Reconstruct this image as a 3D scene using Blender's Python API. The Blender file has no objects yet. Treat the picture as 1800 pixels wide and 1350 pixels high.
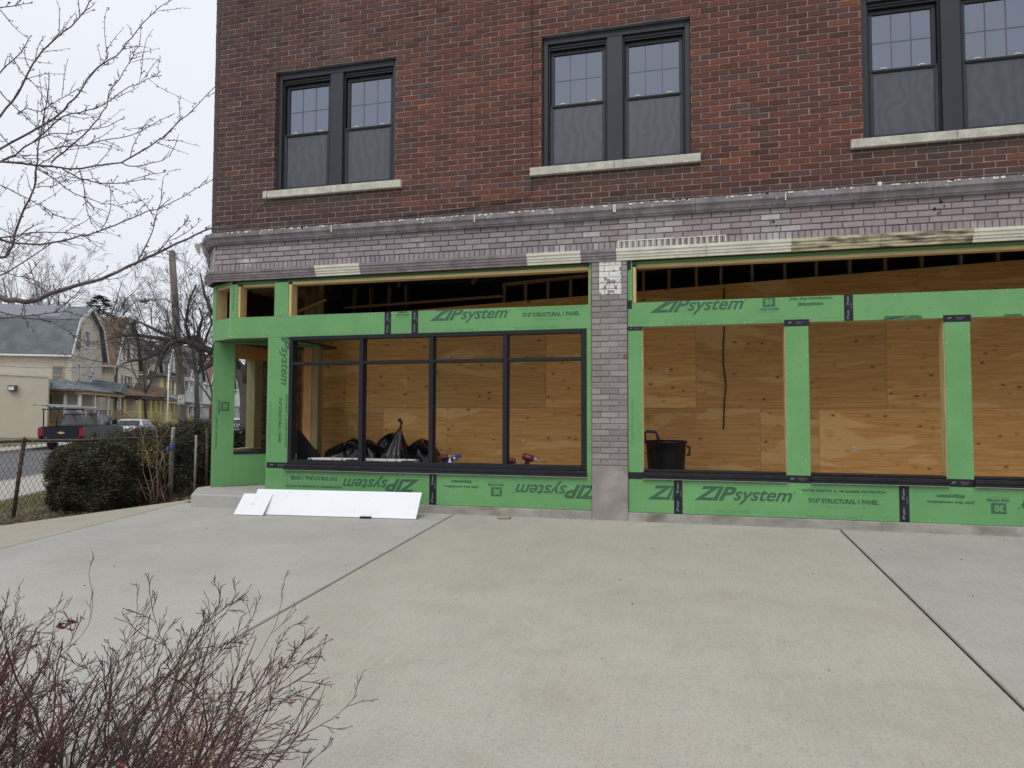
import bpy, math, random
import numpy as np
from math import sin, cos, pi, radians
from mathutils import Matrix, Vector

S = bpy.context.scene
COL = S.collection
# ---------------------------------------------------------------- camera
F, YAW, PIT, ROL = 1212.66, 0.250835, 0.046306, 0.003114          # focal length in 1/1800 of the width
CAMP = np.array([1.0796, -7.9248, 1.1742])
_fw = np.array([-sin(YAW)*cos(PIT), cos(YAW)*cos(PIT), sin(PIT)])
_r0 = np.array([cos(YAW), sin(YAW), 0.0]); _u0 = np.cross(_r0, _fw)
CR = cos(ROL)*_r0 + sin(ROL)*_u0; CU = -sin(ROL)*_r0 + cos(ROL)*_u0
cd = bpy.data.cameras.new('camera'); cam = bpy.data.objects.new('camera', cd); COL.objects.link(cam)
cam.matrix_world = Matrix(((CR[0], CU[0], -_fw[0], CAMP[0]), (CR[1], CU[1], -_fw[1], CAMP[1]), (CR[2], CU[2], -_fw[2], CAMP[2]), (0, 0, 0, 1)))
cd.sensor_width = 36; cd.lens = 36*F/1800; cd.clip_start = 0.05; cd.clip_end = 3000
S.camera = cam
# ---------------------------------------------------------------- sky, sun, exposure
SUN_EL, SUN_AZ = radians(51), radians(192)      # azimuth clockwise from +Y: behind the camera
W = bpy.data.worlds.new('World'); S.world = W; W.use_nodes = True
nt = W.node_tree; nt.nodes.clear()
def N(tp, **k):
    n = nt.nodes.new(tp)
    for a, b in k.items(): setattr(n, a, b)
    return n
out = N('ShaderNodeOutputWorld'); bg = N('ShaderNodeBackground'); bg.inputs['Strength'].default_value = 0.1
sky = N('ShaderNodeTexSky', sky_type='NISHITA', sun_disc=False, sun_elevation=SUN_EL, sun_rotation=SUN_AZ)
tc = N('ShaderNodeTexCoord'); sep = N('ShaderNodeSeparateXYZ'); nt.links.new(tc.outputs['Generated'], sep.inputs[0])
rp = N('ShaderNodeValToRGB'); nt.links.new(sep.outputs['Z'], rp.inputs[0])
e = rp.color_ramp.elements                     # overcast: brighter towards the zenith
e[0].position = 0.0; e[0].color = (7.75, 8.0, 8.6, 1)
e[1].position = 1.0; e[1].color = (9.6, 9.9, 10.6, 1)
m_ = rp.color_ramp.elements.new(0.35); m_.color = (8.8, 9.1, 9.75, 1)
ns_ = N('ShaderNodeTexNoise'); ns_.inputs['Scale'].default_value = 1.6; ns_.inputs['Detail'].default_value = 3
mp = N('ShaderNodeMapping'); mp.inputs['Scale'].default_value = (1, 1, 3); nt.links.new(tc.outputs['Generated'], mp.inputs[0]); nt.links.new(mp.outputs[0], ns_.inputs[0])
mr = N('ShaderNodeMapRange'); mr.inputs['To Min'].default_value = 0.94; mr.inputs['To Max'].default_value = 1.05; nt.links.new(ns_.outputs['Fac'], mr.inputs['Value'])
ml = N('ShaderNodeVectorMath', operation='SCALE'); nt.links.new(rp.outputs[0], ml.inputs[0]); nt.links.new(mr.outputs[0], ml.inputs['Scale'])
mx = N('ShaderNodeMix', data_type='RGBA'); mx.inputs['Factor'].default_value = 0.9
nt.links.new(sky.outputs[0], mx.inputs[6]); nt.links.new(ml.outputs[0], mx.inputs[7])
nt.links.new(mx.outputs[2], bg.inputs['Color']); nt.links.new(bg.outputs[0], out.inputs[0])
sl = bpy.data.lights.new('sun', 'SUN'); so = bpy.data.objects.new('sun', sl); COL.objects.link(so)
sl.energy = 1.35; sl.angle = radians(38); sl.color = (1.0, 0.97, 0.93)
sd = Vector((sin(SUN_AZ)*cos(SUN_EL), cos(SUN_AZ)*cos(SUN_EL), sin(SUN_EL)))
so.rotation_euler = sd.to_track_quat('Z', 'Y').to_euler(); so.location = (0, -20, 30)
vs = S.view_settings; S.display_settings.display_device = 'sRGB'
vs.view_transform = 'Standard'; vs.look = 'None'; vs.exposure = 0.08; vs.gamma = 1.0; vs.use_curve_mapping = False
S.cycles.use_denoising = True
S.cycles.max_bounces = 8; S.cycles.diffuse_bounces = 7; S.cycles.glossy_bounces = 3; S.cycles.transparent_max_bounces = 12

# ---------------------------------------------------------------- helpers
def at(px, py, d):                              # point seen at a photo pixel, d metres deep
    return CAMP + d*(_fw + CR*(px-900)/F - CU*(py-675)/F)
def tag(o, label=None, cat=None, group=None, kind=None):
    if label: o['label'] = label
    if cat: o['category'] = cat
    if group: o['group'] = group
    if kind: o['kind'] = kind
    return o
def empty(name, loc=(0, 0, 0), rz=0.0, label=None, cat=None, group=None, parent=None):
    o = bpy.data.objects.new(name, None); COL.objects.link(o); o.empty_display_size = 0.2
    o.location = loc; o.rotation_euler = (0, 0, rz); o.parent = parent
    return tag(o, label, cat, group)
class MB:
    def __init__(s, xf=None): s.v = []; s.f = []; s.m = []; s.c = []; s.xf = xf; s.col = (1, 1, 1); s.mi = 0; s.sm = []
    def add(s, vs, fs, col=None, mi=None, smooth=False):
        b = len(s.v)
        if s.xf is not None:
            M = s.xf; vs = [tuple(M @ Vector(p)) for p in vs]
        s.v.extend([tuple(map(float, p)) for p in vs]); s.c.extend([col or s.col]*len(vs))
        mi = s.mi if mi is None else mi
        for f in fs: s.f.append([b+i for i in f]); s.m.append(mi); s.sm.append(smooth)
    def box(s, x0, x1, y0, y1, z0, z1, **k):
        s.add([(x0, y0, z0), (x1, y0, z0), (x1, y1, z0), (x0, y1, z0), (x0, y0, z1), (x1, y0, z1), (x1, y1, z1), (x0, y1, z1)],
              [(0, 3, 2, 1), (4, 5, 6, 7), (0, 1, 5, 4), (1, 2, 6, 5), (2, 3, 7, 6), (3, 0, 4, 7)], **k)
    def rbox(s, x0, x1, y0, y1, z0, z1, b=0.004, **k):   # box with chamfered front (-y) edges
        s.add([(x0+b, y0, z0+b), (x1-b, y0, z0+b), (x1-b, y0, z1-b), (x0+b, y0, z1-b),
               (x0, y0+b, z0), (x1, y0+b, z0), (x1, y0+b, z1), (x0, y0+b, z1),
               (x0, y1, z0), (x1, y1, z0), (x1, y1, z1), (x0, y1, z1)],
              [(0, 1, 2, 3), (4, 5, 1, 0), (5, 6, 2, 1), (6, 7, 3, 2), (7, 4, 0, 3), (8, 9, 5, 4), (9, 10, 6, 5), (10, 11, 7, 6), (11, 8, 4, 7), (11, 10, 9, 8)], **k)
    def prism(s, poly, z0, z1, zf=None, **k):   # poly = [(x, y)...] counter-clockwise
        n = len(poly); zf = zf or (lambda x, y: 0.0)
        s.add([(x, y, z0+zf(x, y)) for x, y in poly]+[(x, y, z1+zf(x, y)) for x, y in poly],
              [tuple(range(n-1, -1, -1)), tuple(range(n, 2*n))]+[(i, (i+1) % n, n+(i+1) % n, n+i) for i in range(n)], **k)
    def sweep(s, prof, p0, p1, out=(0, -1, 0), **k):   # profile [(outward, up)] swept from p0 to p1
        p0 = Vector(p0); p1 = Vector(p1); o = Vector(out); n = len(prof)
        vs = [tuple(p+o*a+Vector((0, 0, b))) for p in (p0, p1) for a, b in prof]
        s.add(vs, [(i, (i+1) % n, n+(i+1) % n, n+i) for i in range(n)]+[tuple(range(n-1, -1, -1)), tuple(range(n, 2*n))], **k)
    def tube(s, pts, rad, n=6, cap=True, **k):
        pts = [Vector(p) for p in pts]; L = len(pts)
        if not hasattr(rad, '__len__'): rad = [rad]*L
        vs = []; a = None
        for i, p in enumerate(pts):
            t = (pts[min(i+1, L-1)]-pts[max(i-1, 0)])
            if t.length < 1e-9: t = Vector((0, 0, 1))
            t.normalize()
            if a is None: a = t.orthogonal().normalized()
            else:
                a = a-t*a.dot(t)
                a = a.normalized() if a.length > 1e-6 else t.orthogonal().normalized()
            b = t.cross(a)
            for j in range(n):
                q = 2*pi*j/n; vs.append(tuple(p+(a*cos(q)+b*sin(q))*rad[i]))
        fs = [(i*n+j, i*n+(j+1) % n, (i+1)*n+(j+1) % n, (i+1)*n+j) for i in range(L-1) for j in range(n)]
        if cap: fs += [tuple(range(n-1, -1, -1)), tuple(range((L-1)*n, L*n))]
        s.add(vs, fs, smooth=k.pop('smooth', True), **k)
    def build(s, name, mats, parent=None, label=None, cat=None, group=None, kind=None, loc=None):
        me = bpy.data.meshes.new(name); V = s.v
        if loc is not None: V = [(x-loc[0], y-loc[1], z-loc[2]) for x, y, z in V]
        me.from_pydata(V, [], s.f)
        if not isinstance(mats, (list, tuple)): mats = [mats]
        for m in mats: me.materials.append(m)
        me.polygons.foreach_set('material_index', s.m); me.polygons.foreach_set('use_smooth', s.sm)
        ca = me.attributes.new('tint', 'FLOAT_COLOR', 'POINT')
        ca.data.foreach_set('color', np.hstack([np.array(s.c, dtype=np.float32).reshape(-1, 3), np.ones((len(s.v), 1), np.float32)]).ravel())
        me.update()
        o = bpy.data.objects.new(name, me); COL.objects.link(o); o.parent = parent
        if loc is not None: o.location = loc
        return tag(o, label, cat, group, kind)
def frame(origin, u, out):                      # local x along u, local -y out of the wall, z up
    u = Vector(u).normalized(); o = Vector(out).normalized()
    return Matrix(((u.x, -o.x, 0, origin[0]), (u.y, -o.y, 0, origin[1]), (u.z, -o.z, 1, origin[2]), (0, 0, 0, 1)))

# ---------------------------------------------------------------- materials
def newmat(name):
    m = bpy.data.materials.new(name); m.use_nodes = True
    m.node_tree.nodes.clear()
    return m, m.node_tree.nodes, m.node_tree.links
def mat(name, c1, c2=None, rough=0.7, scale=4.0, bump=0.0, bscale=None, stretch=(1, 1, 1), metal=0.0, spec=0.5, tint=False, c3=None, s3=0.7, t3=(0.55, 0.7), detail=6, bdist=0.01, lo=0.35, hi=0.65, coord='Object'):
    m, n, l = newmat(name)
    o = n.new('ShaderNodeOutputMaterial'); b = n.new('ShaderNodeBsdfPrincipled'); l.new(b.outputs[0], o.inputs[0])
    b.inputs['Roughness'].default_value = rough; b.inputs['Metallic'].default_value = metal; b.inputs['Specular IOR Level'].default_value = spec
    t = n.new('ShaderNodeTexCoord'); mpp = n.new('ShaderNodeMapping'); mpp.inputs['Scale'].default_value = stretch
    l.new(t.outputs[coord], mpp.inputs[0])
    c2 = c2 or tuple(x*0.82 for x in c1)
    nz = n.new('ShaderNodeTexNoise'); nz.inputs['Scale'].default_value = scale; nz.inputs['Detail'].default_value = detail; nz.inputs['Roughness'].default_value = 0.6
    l.new(mpp.outputs[0], nz.inputs[0])
    r = n.new('ShaderNodeMapRange'); r.inputs['From Min'].default_value = lo; r.inputs['From Max'].default_value = hi; l.new(nz.outputs['Fac'], r.inputs['Value'])
    x = n.new('ShaderNodeMix'); x.data_type = 'RGBA'; x.inputs[6].default_value = (*c2, 1); x.inputs[7].default_value = (*c1, 1); l.new(r.outputs[0], x.inputs[0])
    last = x.outputs[2]
    if c3:
        z = n.new('ShaderNodeTexNoise'); z.inputs['Scale'].default_value = s3; z.inputs['Detail'].default_value = 5; l.new(mpp.outputs[0], z.inputs[0])
        r3 = n.new('ShaderNodeMapRange'); r3.inputs['From Min'].default_value = t3[0]; r3.inputs['From Max'].default_value = t3[1]; l.new(z.outputs['Fac'], r3.inputs['Value'])
        y = n.new('ShaderNodeMix'); y.data_type = 'RGBA'; l.new(last, y.inputs[6]); y.inputs[7].default_value = (*c3, 1); l.new(r3.outputs[0], y.inputs[0]); last = y.outputs[2]
    if tint:
        a = n.new('ShaderNodeAttribute'); a.attribute_name = 'tint'
        y = n.new('ShaderNodeMix'); y.data_type = 'RGBA'; y.blend_type = 'MULTIPLY'; y.inputs[0].default_value = 1
        l.new(last, y.inputs[6]); l.new(a.outputs['Color'], y.inputs[7]); last = y.outputs[2]
    l.new(last, b.inputs['Base Color'])
    if bump:
        nb = n.new('ShaderNodeTexNoise'); nb.inputs['Scale'].default_value = bscale or scale*6; nb.inputs['Detail'].default_value = 4; l.new(mpp.outputs[0], nb.inputs[0])
        bu = n.new('ShaderNodeBump'); bu.inputs['Strength'].default_value = bump; bu.inputs['Distance'].default_value = bdist
        l.new(nb.outputs['Fac'], bu.inputs['Height']); l.new(bu.outputs[0], b.inputs['Normal'])
    return m
def wavemat(name, c1, c2, period, axis='Z', rough=0.6, depth=0.6, dark=0.25, noise=3.0):
    """lapped boards or shingle courses: a saw profile along one axis, as bump and a thin dark line"""
    m, n, l = newmat(name)
    o = n.new('ShaderNodeOutputMaterial'); b = n.new('ShaderNodeBsdfPrincipled'); l.new(b.outputs[0], o.inputs[0]); b.inputs['Roughness'].default_value = rough
    t = n.new('ShaderNodeTexCoord'); sp = n.new('ShaderNodeSeparateXYZ'); l.new(t.outputs['Object'], sp.inputs[0])
    d = n.new('ShaderNodeMath'); d.operation = 'DIVIDE'; l.new(sp.outputs[axis], d.inputs[0]); d.inputs[1].default_value = period
    fr = n.new('ShaderNodeMath'); fr.operation = 'FRACT'; l.new(d.outputs[0], fr.inputs[0])
    g = n.new('ShaderNodeMath'); g.operation = 'GREATER_THAN'; l.new(fr.outputs[0], g.inputs[0]); g.inputs[1].default_value = 0.88
    nz = n.new('ShaderNodeTexNoise'); nz.inputs['Scale'].default_value = noise; nz.inputs['Detail'].default_value = 6; l.new(t.outputs['Object'], nz.inputs[0])
    r = n.new('ShaderNodeMapRange'); r.inputs['From Min'].default_value = 0.35; r.inputs['From Max'].default_value = 0.65; l.new(nz.outputs['Fac'], r.inputs['Value'])
    x = n.new('ShaderNodeMix'); x.data_type = 'RGBA'; x.inputs[6].default_value = (*c2, 1); x.inputs[7].default_value = (*c1, 1); l.new(r.outputs[0], x.inputs[0])
    gm = n.new('ShaderNodeMath'); gm.operation = 'MULTIPLY'; l.new(g.outputs[0], gm.inputs[0]); gm.inputs[1].default_value = dark
    y = n.new('ShaderNodeMix'); y.data_type = 'RGBA'; l.new(gm.outputs[0], y.inputs[0]); l.new(x.outputs[2], y.inputs[6]); y.inputs[7].default_value = (c2[0]*.3, c2[1]*.3, c2[2]*.3, 1)
    l.new(y.outputs[2], b.inputs['Base Color'])
    bu = n.new('ShaderNodeBump'); bu.inputs['Strength'].default_value = depth; bu.inputs['Distance'].default_value = 0.02
    l.new(fr.outputs[0], bu.inputs['Height']); l.new(bu.outputs[0], b.inputs['Normal'])
    return m
def glassmat(name, base, gloss, rough=0.02, tintc=(1, 1, 1)):
    m, n, l = newmat(name)
    o = n.new('ShaderNodeOutputMaterial'); d = n.new('ShaderNodeBsdfDiffuse'); d.inputs[0].default_value = (*base, 1)
    g = n.new('ShaderNodeBsdfGlossy'); g.inputs['Roughness'].default_value = rough; g.inputs['Color'].default_value = (*tintc, 1)
    lw = n.new('ShaderNodeFresnel'); lw.inputs['IOR'].default_value = 1.5
    nz = n.new('ShaderNodeTexNoise'); nz.inputs['Scale'].default_value = 1.3; nz.inputs['Detail'].default_value = 1; t = n.new('ShaderNodeTexCoord'); l.new(t.outputs['Object'], nz.inputs[0])
    bu = n.new('ShaderNodeBump'); bu.inputs['Strength'].default_value = 0.02; bu.inputs['Distance'].default_value = 0.05; l.new(nz.outputs['Fac'], bu.inputs['Height']); l.new(bu.outputs[0], g.inputs['Normal'])
    ad = n.new('ShaderNodeMath'); ad.operation = 'ADD'; l.new(lw.outputs[0], ad.inputs[0]); ad.inputs[1].default_value = gloss; ad.use_clamp = True
    x = n.new('ShaderNodeMixShader'); l.new(ad.outputs[0], x.inputs[0]); l.new(d.outputs[0], x.inputs[1]); l.new(g.outputs[0], x.inputs[2]); l.new(x.outputs[0], o.inputs[0])
    return m
def plymat(name):
    """rotary-cut softwood plywood: streaked face, knots, lighter patches; object coordinates, facing -y"""
    m, n, l = newmat(name)
    o = n.new('ShaderNodeOutputMaterial'); b = n.new('ShaderNodeBsdfPrincipled'); l.new(b.outputs[0], o.inputs[0]); b.inputs['Roughness'].default_value = 0.65
    t = n.new('ShaderNodeTexCoord'); oi = n.new('ShaderNodeObjectInfo')
    off = n.new('ShaderNodeVectorMath'); off.operation = 'MULTIPLY_ADD'
    cmb = n.new('ShaderNodeCombineXYZ')
    for i in (0, 2): l.new(oi.outputs['Random'], cmb.inputs[i])
    l.new(cmb.outputs[0], off.inputs[0]); off.inputs[1].default_value = (37, 0, 91); l.new(t.outputs['Object'], off.inputs[2])
    P = off.outputs[0]
    def noise(scale, st, det=5, dist=0.0):
        mpp = n.new('ShaderNodeMapping'); mpp.inputs['Scale'].default_value = st; l.new(P, mpp.inputs[0])
        z = n.new('ShaderNodeTexNoise'); z.inputs['Scale'].default_value = scale; z.inputs['Detail'].default_value = det; z.inputs['Distortion'].default_value = dist; l.new(mpp.outputs[0], z.inputs[0]); return z.outputs['Fac']
    def rng_(v, a, c):
        r = n.new('ShaderNodeMapRange'); r.inputs['From Min'].default_value = a; r.inputs['From Max'].default_value = c; l.new(v, r.inputs['Value']); return r.outputs[0]
    def mixc(f, a, c):
        x = n.new('ShaderNodeMix'); x.data_type = 'RGBA'; l.new(f, x.inputs[0])
        for s_, q in ((6, a), (7, c)):
            if isinstance(q, tuple): x.inputs[s_].default_value = (*q, 1)
            else: l.new(q, x.inputs[s_])
        return x.outputs[2]
    c = mixc(rng_(noise(2.6, (.8, 1, 14), 8, 0.5), 0.32, 0.68), (0.58, 0.295, 0.080), (0.77, 0.44, 0.145))
    c = mixc(rng_(noise(0.85, (0.7, 1, 2.4), 4, 1.0), 0.56, 0.60), c, (0.80, 0.50, 0.19))       # pale veneer tongues
    c = mixc(rng_(noise(3.0, (1.2, 1, 50), 3, 0.5), 0.60, 0.75), c, (0.42, 0.20, 0.07))         # thin grain streaks
    # knots
    mpk = n.new('ShaderNodeMapping'); mpk.inputs['Scale'].default_value = (1, 0.0, 1.7); l.new(P, mpk.inputs[0])
    vo = n.new('ShaderNodeTexVoronoi'); vo.inputs['Scale'].default_value = 5.0; vo.inputs['Randomness'].default_value = 0.9; l.new(mpk.outputs[0], vo.inputs['Vector'])
    nk = noise(20, (1, 1, 1), 2)
    ads = n.new('ShaderNodeMath'); ads.operation = 'MULTIPLY_ADD'; l.new(nk, ads.inputs[0]); ads.inputs[1].default_value = 0.05; l.new(vo.outputs['Distance'], ads.inputs[2])
    halo = n.new('ShaderNodeMapRange'); halo.inputs['From Min'].default_value = 0.27; halo.inputs['From Max'].default_value = 0.10; l.new(ads.outputs[0], halo.inputs['Value'])
    hm = n.new('ShaderNodeMath'); hm.operation = 'MULTIPLY'; l.new(halo.outputs[0], hm.inputs[0]); hm.inputs[1].default_value = 0.65
    c = mixc(hm.outputs[0], c, (0.34, 0.14, 0.045))
    core = n.new('ShaderNodeMapRange'); core.inputs['From Min'].default_value = 0.125; core.inputs['From Max'].default_value = 0.095; l.new(ads.outputs[0], core.inputs['Value'])
    c = mixc(core.outputs[0], c, (0.09, 0.035, 0.015))
    # tone differs from sheet to sheet
    tr = n.new('ShaderNodeMapRange'); tr.inputs['To Min'].default_value = 0.72; tr.inputs['To Max'].default_value = 1.12; l.new(oi.outputs['Random'], tr.inputs['Value'])
    vm = n.new('ShaderNodeVectorMath'); vm.operation = 'SCALE'; l.new(c, vm.inputs[0]); l.new(tr.outputs[0], vm.inputs['Scale'])
    l.new(vm.outputs[0], b.inputs['Base Color'])
    bu = n.new('ShaderNodeBump'); bu.inputs['Strength'].default_value = 0.25; bu.inputs['Distance'].default_value = 0.003; l.new(noise(8, (1, 1, 14)), bu.inputs['Height']); l.new(bu.outputs[0], b.inputs['Normal'])
    return m
M = {}
M['brick'] = mat('red_brick', (1.0, 1.0, 1.0), (0.72, 0.70, 0.70), 0.85, 26, 0.5, 90, tint=True, bdist=0.004, c3=(0.42, 0.42, 0.44), s3=9, t3=(0.62, 0.8))
M['mortar'] = mat('mortar', (0.36, 0.27, 0.22), (0.17, 0.12, 0.10), 0.95, 7, 0.4, 120, bdist=0.003)
M['pbrick'] = mat('painted_brick', (1.0, 1.0, 1.0), (0.84, 0.83, 0.84), 0.6, 18, 0.45, 60, tint=True, bdist=0.004, c3=(1.75, 1.8, 1.8), s3=2.3, t3=(0.66, 0.78))
M['pmortar'] = mat('painted_mortar', (0.16, 0.125, 0.13), (0.09, 0.07, 0.075), 0.8, 9, 0.3)
M['wpaint'] = mat('old_white_paint', (0.74, 0.74, 0.70), (0.60, 0.60, 0.56), 0.6, 12, 0.3, 50, tint=True, bdist=0.003, c3=(0.28, 0.19, 0.19), s3=13, t3=(0.57, 0.60))
M['stone'] = mat('cast_stone', (0.60, 0.57, 0.48), (0.42, 0.40, 0.35), 0.9, 10, 0.6, 110, bdist=0.004, c3=(0.20, 0.19, 0.16), s3=60, t3=(0.60, 0.72))
M['cornice'] = mat('painted_cornice', (0.27, 0.245, 0.26), (0.155, 0.14, 0.145), 0.8, 5, 0.5, 60, stretch=(1.5, 1, 1), bdist=0.004, c3=(0.46, 0.44, 0.44), s3=12, t3=(0.64, 0.72))
M['mauve'] = mat('mauve_moulding_paint', (0.275, 0.235, 0.25), (0.17, 0.145, 0.15), 0.7, 8, 0.4, 60, bdist=0.004, c3=(0.5, 0.48, 0.47), s3=15, t3=(0.68, 0.74))
M['cream'] = mat('cream_moulding_paint', (0.74, 0.73, 0.62), (0.58, 0.57, 0.48), 0.6, 6, 0.25, 60, bdist=0.003, c3=(0.40, 0.37, 0.29), s3=14, t3=(0.64, 0.74))
M['dirty'] = mat('grimy_moulding_paint', (0.62, 0.56, 0.36), (0.42, 0.38, 0.26), 0.7, 9, 0.4, 70, bdist=0.004, c3=(0.09, 0.08, 0.065), s3=4, t3=(0.47, 0.66), stretch=(1, 1, 5))
M['green'] = mat('green_sheathing', (0.138, 0.345, 0.124), (0.110, 0.288, 0.102), 0.6, 1.6, 0.45, 55, bdist=0.003, c3=(0.09, 0.27, 0.105), s3=24, t3=(0.66, 0.72))
M['ink'] = mat('print_ink', (0.022, 0.075, 0.04), (0.045, 0.13, 0.065), 0.6, 40, lo=0.3, hi=0.8)
M['inkthin'] = mat('faint_print_ink', (0.06, 0.17, 0.085), (0.11, 0.28, 0.13), 0.6, 60)
M['tape'] = mat('black_flashing_tape', (0.012, 0.012, 0.016), (0.022, 0.023, 0.028), 0.4, 14, 0.3, 40, bdist=0.004, spec=.25)
M['tapeprint'] = mat('tape_print', (0.28, 0.30, 0.36), (0.16, 0.17, 0.21), 0.5, 60)
M['black'] = mat('black_aluminium', (0.014, 0.015, 0.019), (0.011, 0.012, 0.015), 0.45, 5, spec=.28)
M['sillmem'] = mat('black_sill_membrane', (0.010, 0.010, 0.012), (0.018, 0.018, 0.021), 0.38, 9, 0.3, 20, spec=.3)
M['drip'] = mat('grey_drip_edge', (0.30, 0.30, 0.30), None, 0.4, 8)
M['winframe'] = mat('charcoal_window_paint', (0.032, 0.038, 0.048), (0.027, 0.032, 0.041), 0.45, 4, spec=.3)
M['glass'] = glassmat('window_glass', (0.02, 0.022, 0.028), 0.19, 0.015, (0.78, 0.85, 1.0))
M['muntin'] = mat('grille_behind_glass', (0.10, 0.105, 0.135), None, 0.5, 5)
M['lumber'] = mat('spruce_lumber', (0.60, 0.46, 0.22), (0.48, 0.34, 0.15), 0.7, 5, 0.3, 20, stretch=(6, 6, 0.6), bdist=0.003, c3=(0.22, 0.11, 0.04), s3=7, t3=(0.72, 0.76))
M['lumberh'] = mat('spruce_lumber_lying', (0.58, 0.45, 0.22), (0.45, 0.32, 0.14), 0.7, 5, 0.3, 20, stretch=(0.6, 6, 6), bdist=0.003)
M['fir'] = mat('fir_lumber', (0.60, 0.33, 0.13), (0.44, 0.21, 0.075), 0.65, 6, 0.3, 20, stretch=(7, 7, 0.7), bdist=0.003)
M['treated'] = mat('treated_lumber', (0.30, 0.27, 0.12), (0.22, 0.19, 0.085), 0.7, 5, 0.2, 20, stretch=(6, 6, 0.6))
M['oldwood'] = mat('old_dark_wood', (0.12, 0.075, 0.045), (0.07, 0.042, 0.028), 0.8, 4, 0.3, 20, stretch=(0.7, 5, 5))
M['stud'] = mat('old_stud_wood', (0.30, 0.19, 0.11), (0.2, 0.12, 0.07), 0.8, 4, 0.3, 20, stretch=(5, 5, 0.7))
M['ply'] = plymat('plywood')
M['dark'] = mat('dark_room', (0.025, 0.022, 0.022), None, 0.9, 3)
M['floorin'] = mat('dusty_subfloor', (0.52, 0.42, 0.30), (0.42, 0.33, 0.22), 0.9, 3)
M['found'] = mat('foundation_concrete', (0.35, 0.335, 0.30), (0.22, 0.21, 0.185), 0.9, 3.5, 0.4, 60, stretch=(1, 1, 2), bdist=0.004, c3=(0.15, 0.135, 0.10), s3=2.2, t3=(0.55, 0.75))
M['plinth'] = mat('pier_base_concrete', (0.30, 0.275, 0.255), (0.20, 0.18, 0.165), 0.85, 3, 0.4, 60, bdist=0.004, c3=(0.40, 0.34, 0.335), s3=2.4, t3=(0.52, 0.66))
M['fieldc'] = None
# ================================================================ the brick building
B = empty('brick_building', (0, 0, 0), 0, 'red brick corner building with its storefront stripped to green sheathing and black frames', 'building')
rng = random.Random(7)
CL, CH, MJ = 0.2065, 0.0675, 0.0108              # brick length and course with joint
def bricks(mb, u0, u1, z0, z1, holes, colf, depth=0.03, cl=CL, ch=CH, j=MJ, phase=0.0, bev=0.0025, jit=0.0018, zoff=0.0):
    k = 0; nrow = int(round((z1-z0)/ch))
    for r in range(nrow):
        a = z0+r*ch+j/2; b = z0+(r+1)*ch-j/2; zc = (a+b)/2
        x = u0-cl*2+((r+int(phase)) % 2)*cl/2-(u0 % cl)
        while x < u1:
            xa = x+j/2+rng.uniform(-jit, jit); xb = x+cl-j/2+rng.uniform(-jit, jit); x += cl
            segs = [(max(xa, u0), min(xb, u1))]
            for (hx0, hx1, hz0, hz1) in holes:
                if b > hz0+0.004 and a < hz1-0.004:
                    ns = []
                    for p, q in segs:
                        if q <= hx0 or p >= hx1: ns.append((p, q)); continue
                        if p < hx0: ns.append((p, hx0))
                        if q > hx1: ns.append((hx1, q))
                    segs = ns
            for p, q in segs:
                if q-p < 0.012: continue
                y = rng.uniform(-jit, jit); c = colf((p+q)/2, zc)
                mb.rbox(p, q, y, depth, a+rng.uniform(-.0008, .0008), b+rng.uniform(-.0008, .0008), bev, col=c)
def backing(mb, x0, x1, z0, z1, holes, y0, y1, mi=1):
    xs = sorted({x0, x1, *[min(max(h[i], x0), x1) for h in holes for i in (0, 1)]})
    for a, b in zip(xs, xs[1:]):
        zs = [(z0, z1)]
        for h in holes:
            if a < h[1]-1e-6 and b > h[0]+1e-6:
                n2 = []
                for p, q in zs:
                    if q <= h[2] or p >= h[3]: n2.append((p, q)); continue
                    if p < h[2]: n2.append((p, h[2]))
                    if q > h[3]: n2.append((h[3], q))
                zs = n2
        for p, q in zs: mb.box(a, b, y0, y1, p, q, mi=mi, col=(1, 1, 1))
WINX = [(-4.208, -2.485), (-0.593, 1.131), (2.916, 4.64), (6.43, 8.154)]
WZ0, WZ1 = 4.125, 5.748
def redcol(x, z):
    t = min(1, max(0, (x+4.6)/3.4))                 # the brick is browner and greyer towards the corner
    base = np.array([0.098, 0.048, 0.042])*(1-t)+np.array([0.152, 0.054, 0.034])*t
    k = rng.random(); v = rng.uniform(0.80, 1.22)
    c = base*v*.90; w_ = .5+.5*sin(x*1.3+z*2.1)*sin(z*1.7-x*.6); c = c*(1-.16*w_)
    if k < 0.07: c = c*0.45+np.array([0.035, 0.033, 0.036])*0.9
    elif k < 0.30: c = c*np.array([0.72, 0.78, 0.82])
    elif k > 0.86: c = c*np.array([1.28, 1.12, 1.0])
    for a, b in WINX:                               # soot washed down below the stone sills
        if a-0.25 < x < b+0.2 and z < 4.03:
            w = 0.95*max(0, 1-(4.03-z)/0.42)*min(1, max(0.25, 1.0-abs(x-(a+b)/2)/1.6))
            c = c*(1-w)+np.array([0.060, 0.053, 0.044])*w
    if z > 6.75 and -3.7 < x < -1.4: c = c*.6+np.array([.02, .018, .016])
    if abs(x+3.35+.05*sin(z*3)) < .12 and z > 4.0: c = c*.8+np.array([.03, .026, .026])
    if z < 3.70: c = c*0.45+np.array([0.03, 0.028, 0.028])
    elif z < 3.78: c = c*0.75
    if x < -4.9: c = c*0.92+np.array([0.006, 0.004, 0.006])
    return tuple(c)
holesU = [(a, b, WZ0-0.002, WZ1) for a, b in WINX]+[(a, b, 7.45, 9.2) for a, b in WINX]
Z0U, Z1U = 3.585, 3.585+CH*84
XR = 9.6
mb = MB()
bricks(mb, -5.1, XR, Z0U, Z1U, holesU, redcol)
backing(mb, -5.095, XR, Z0U, Z1U, [(a-.004, b+.004, c-.004, d+.004) for a, b, c, d in holesU], 0.0050, 0.32)
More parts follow.
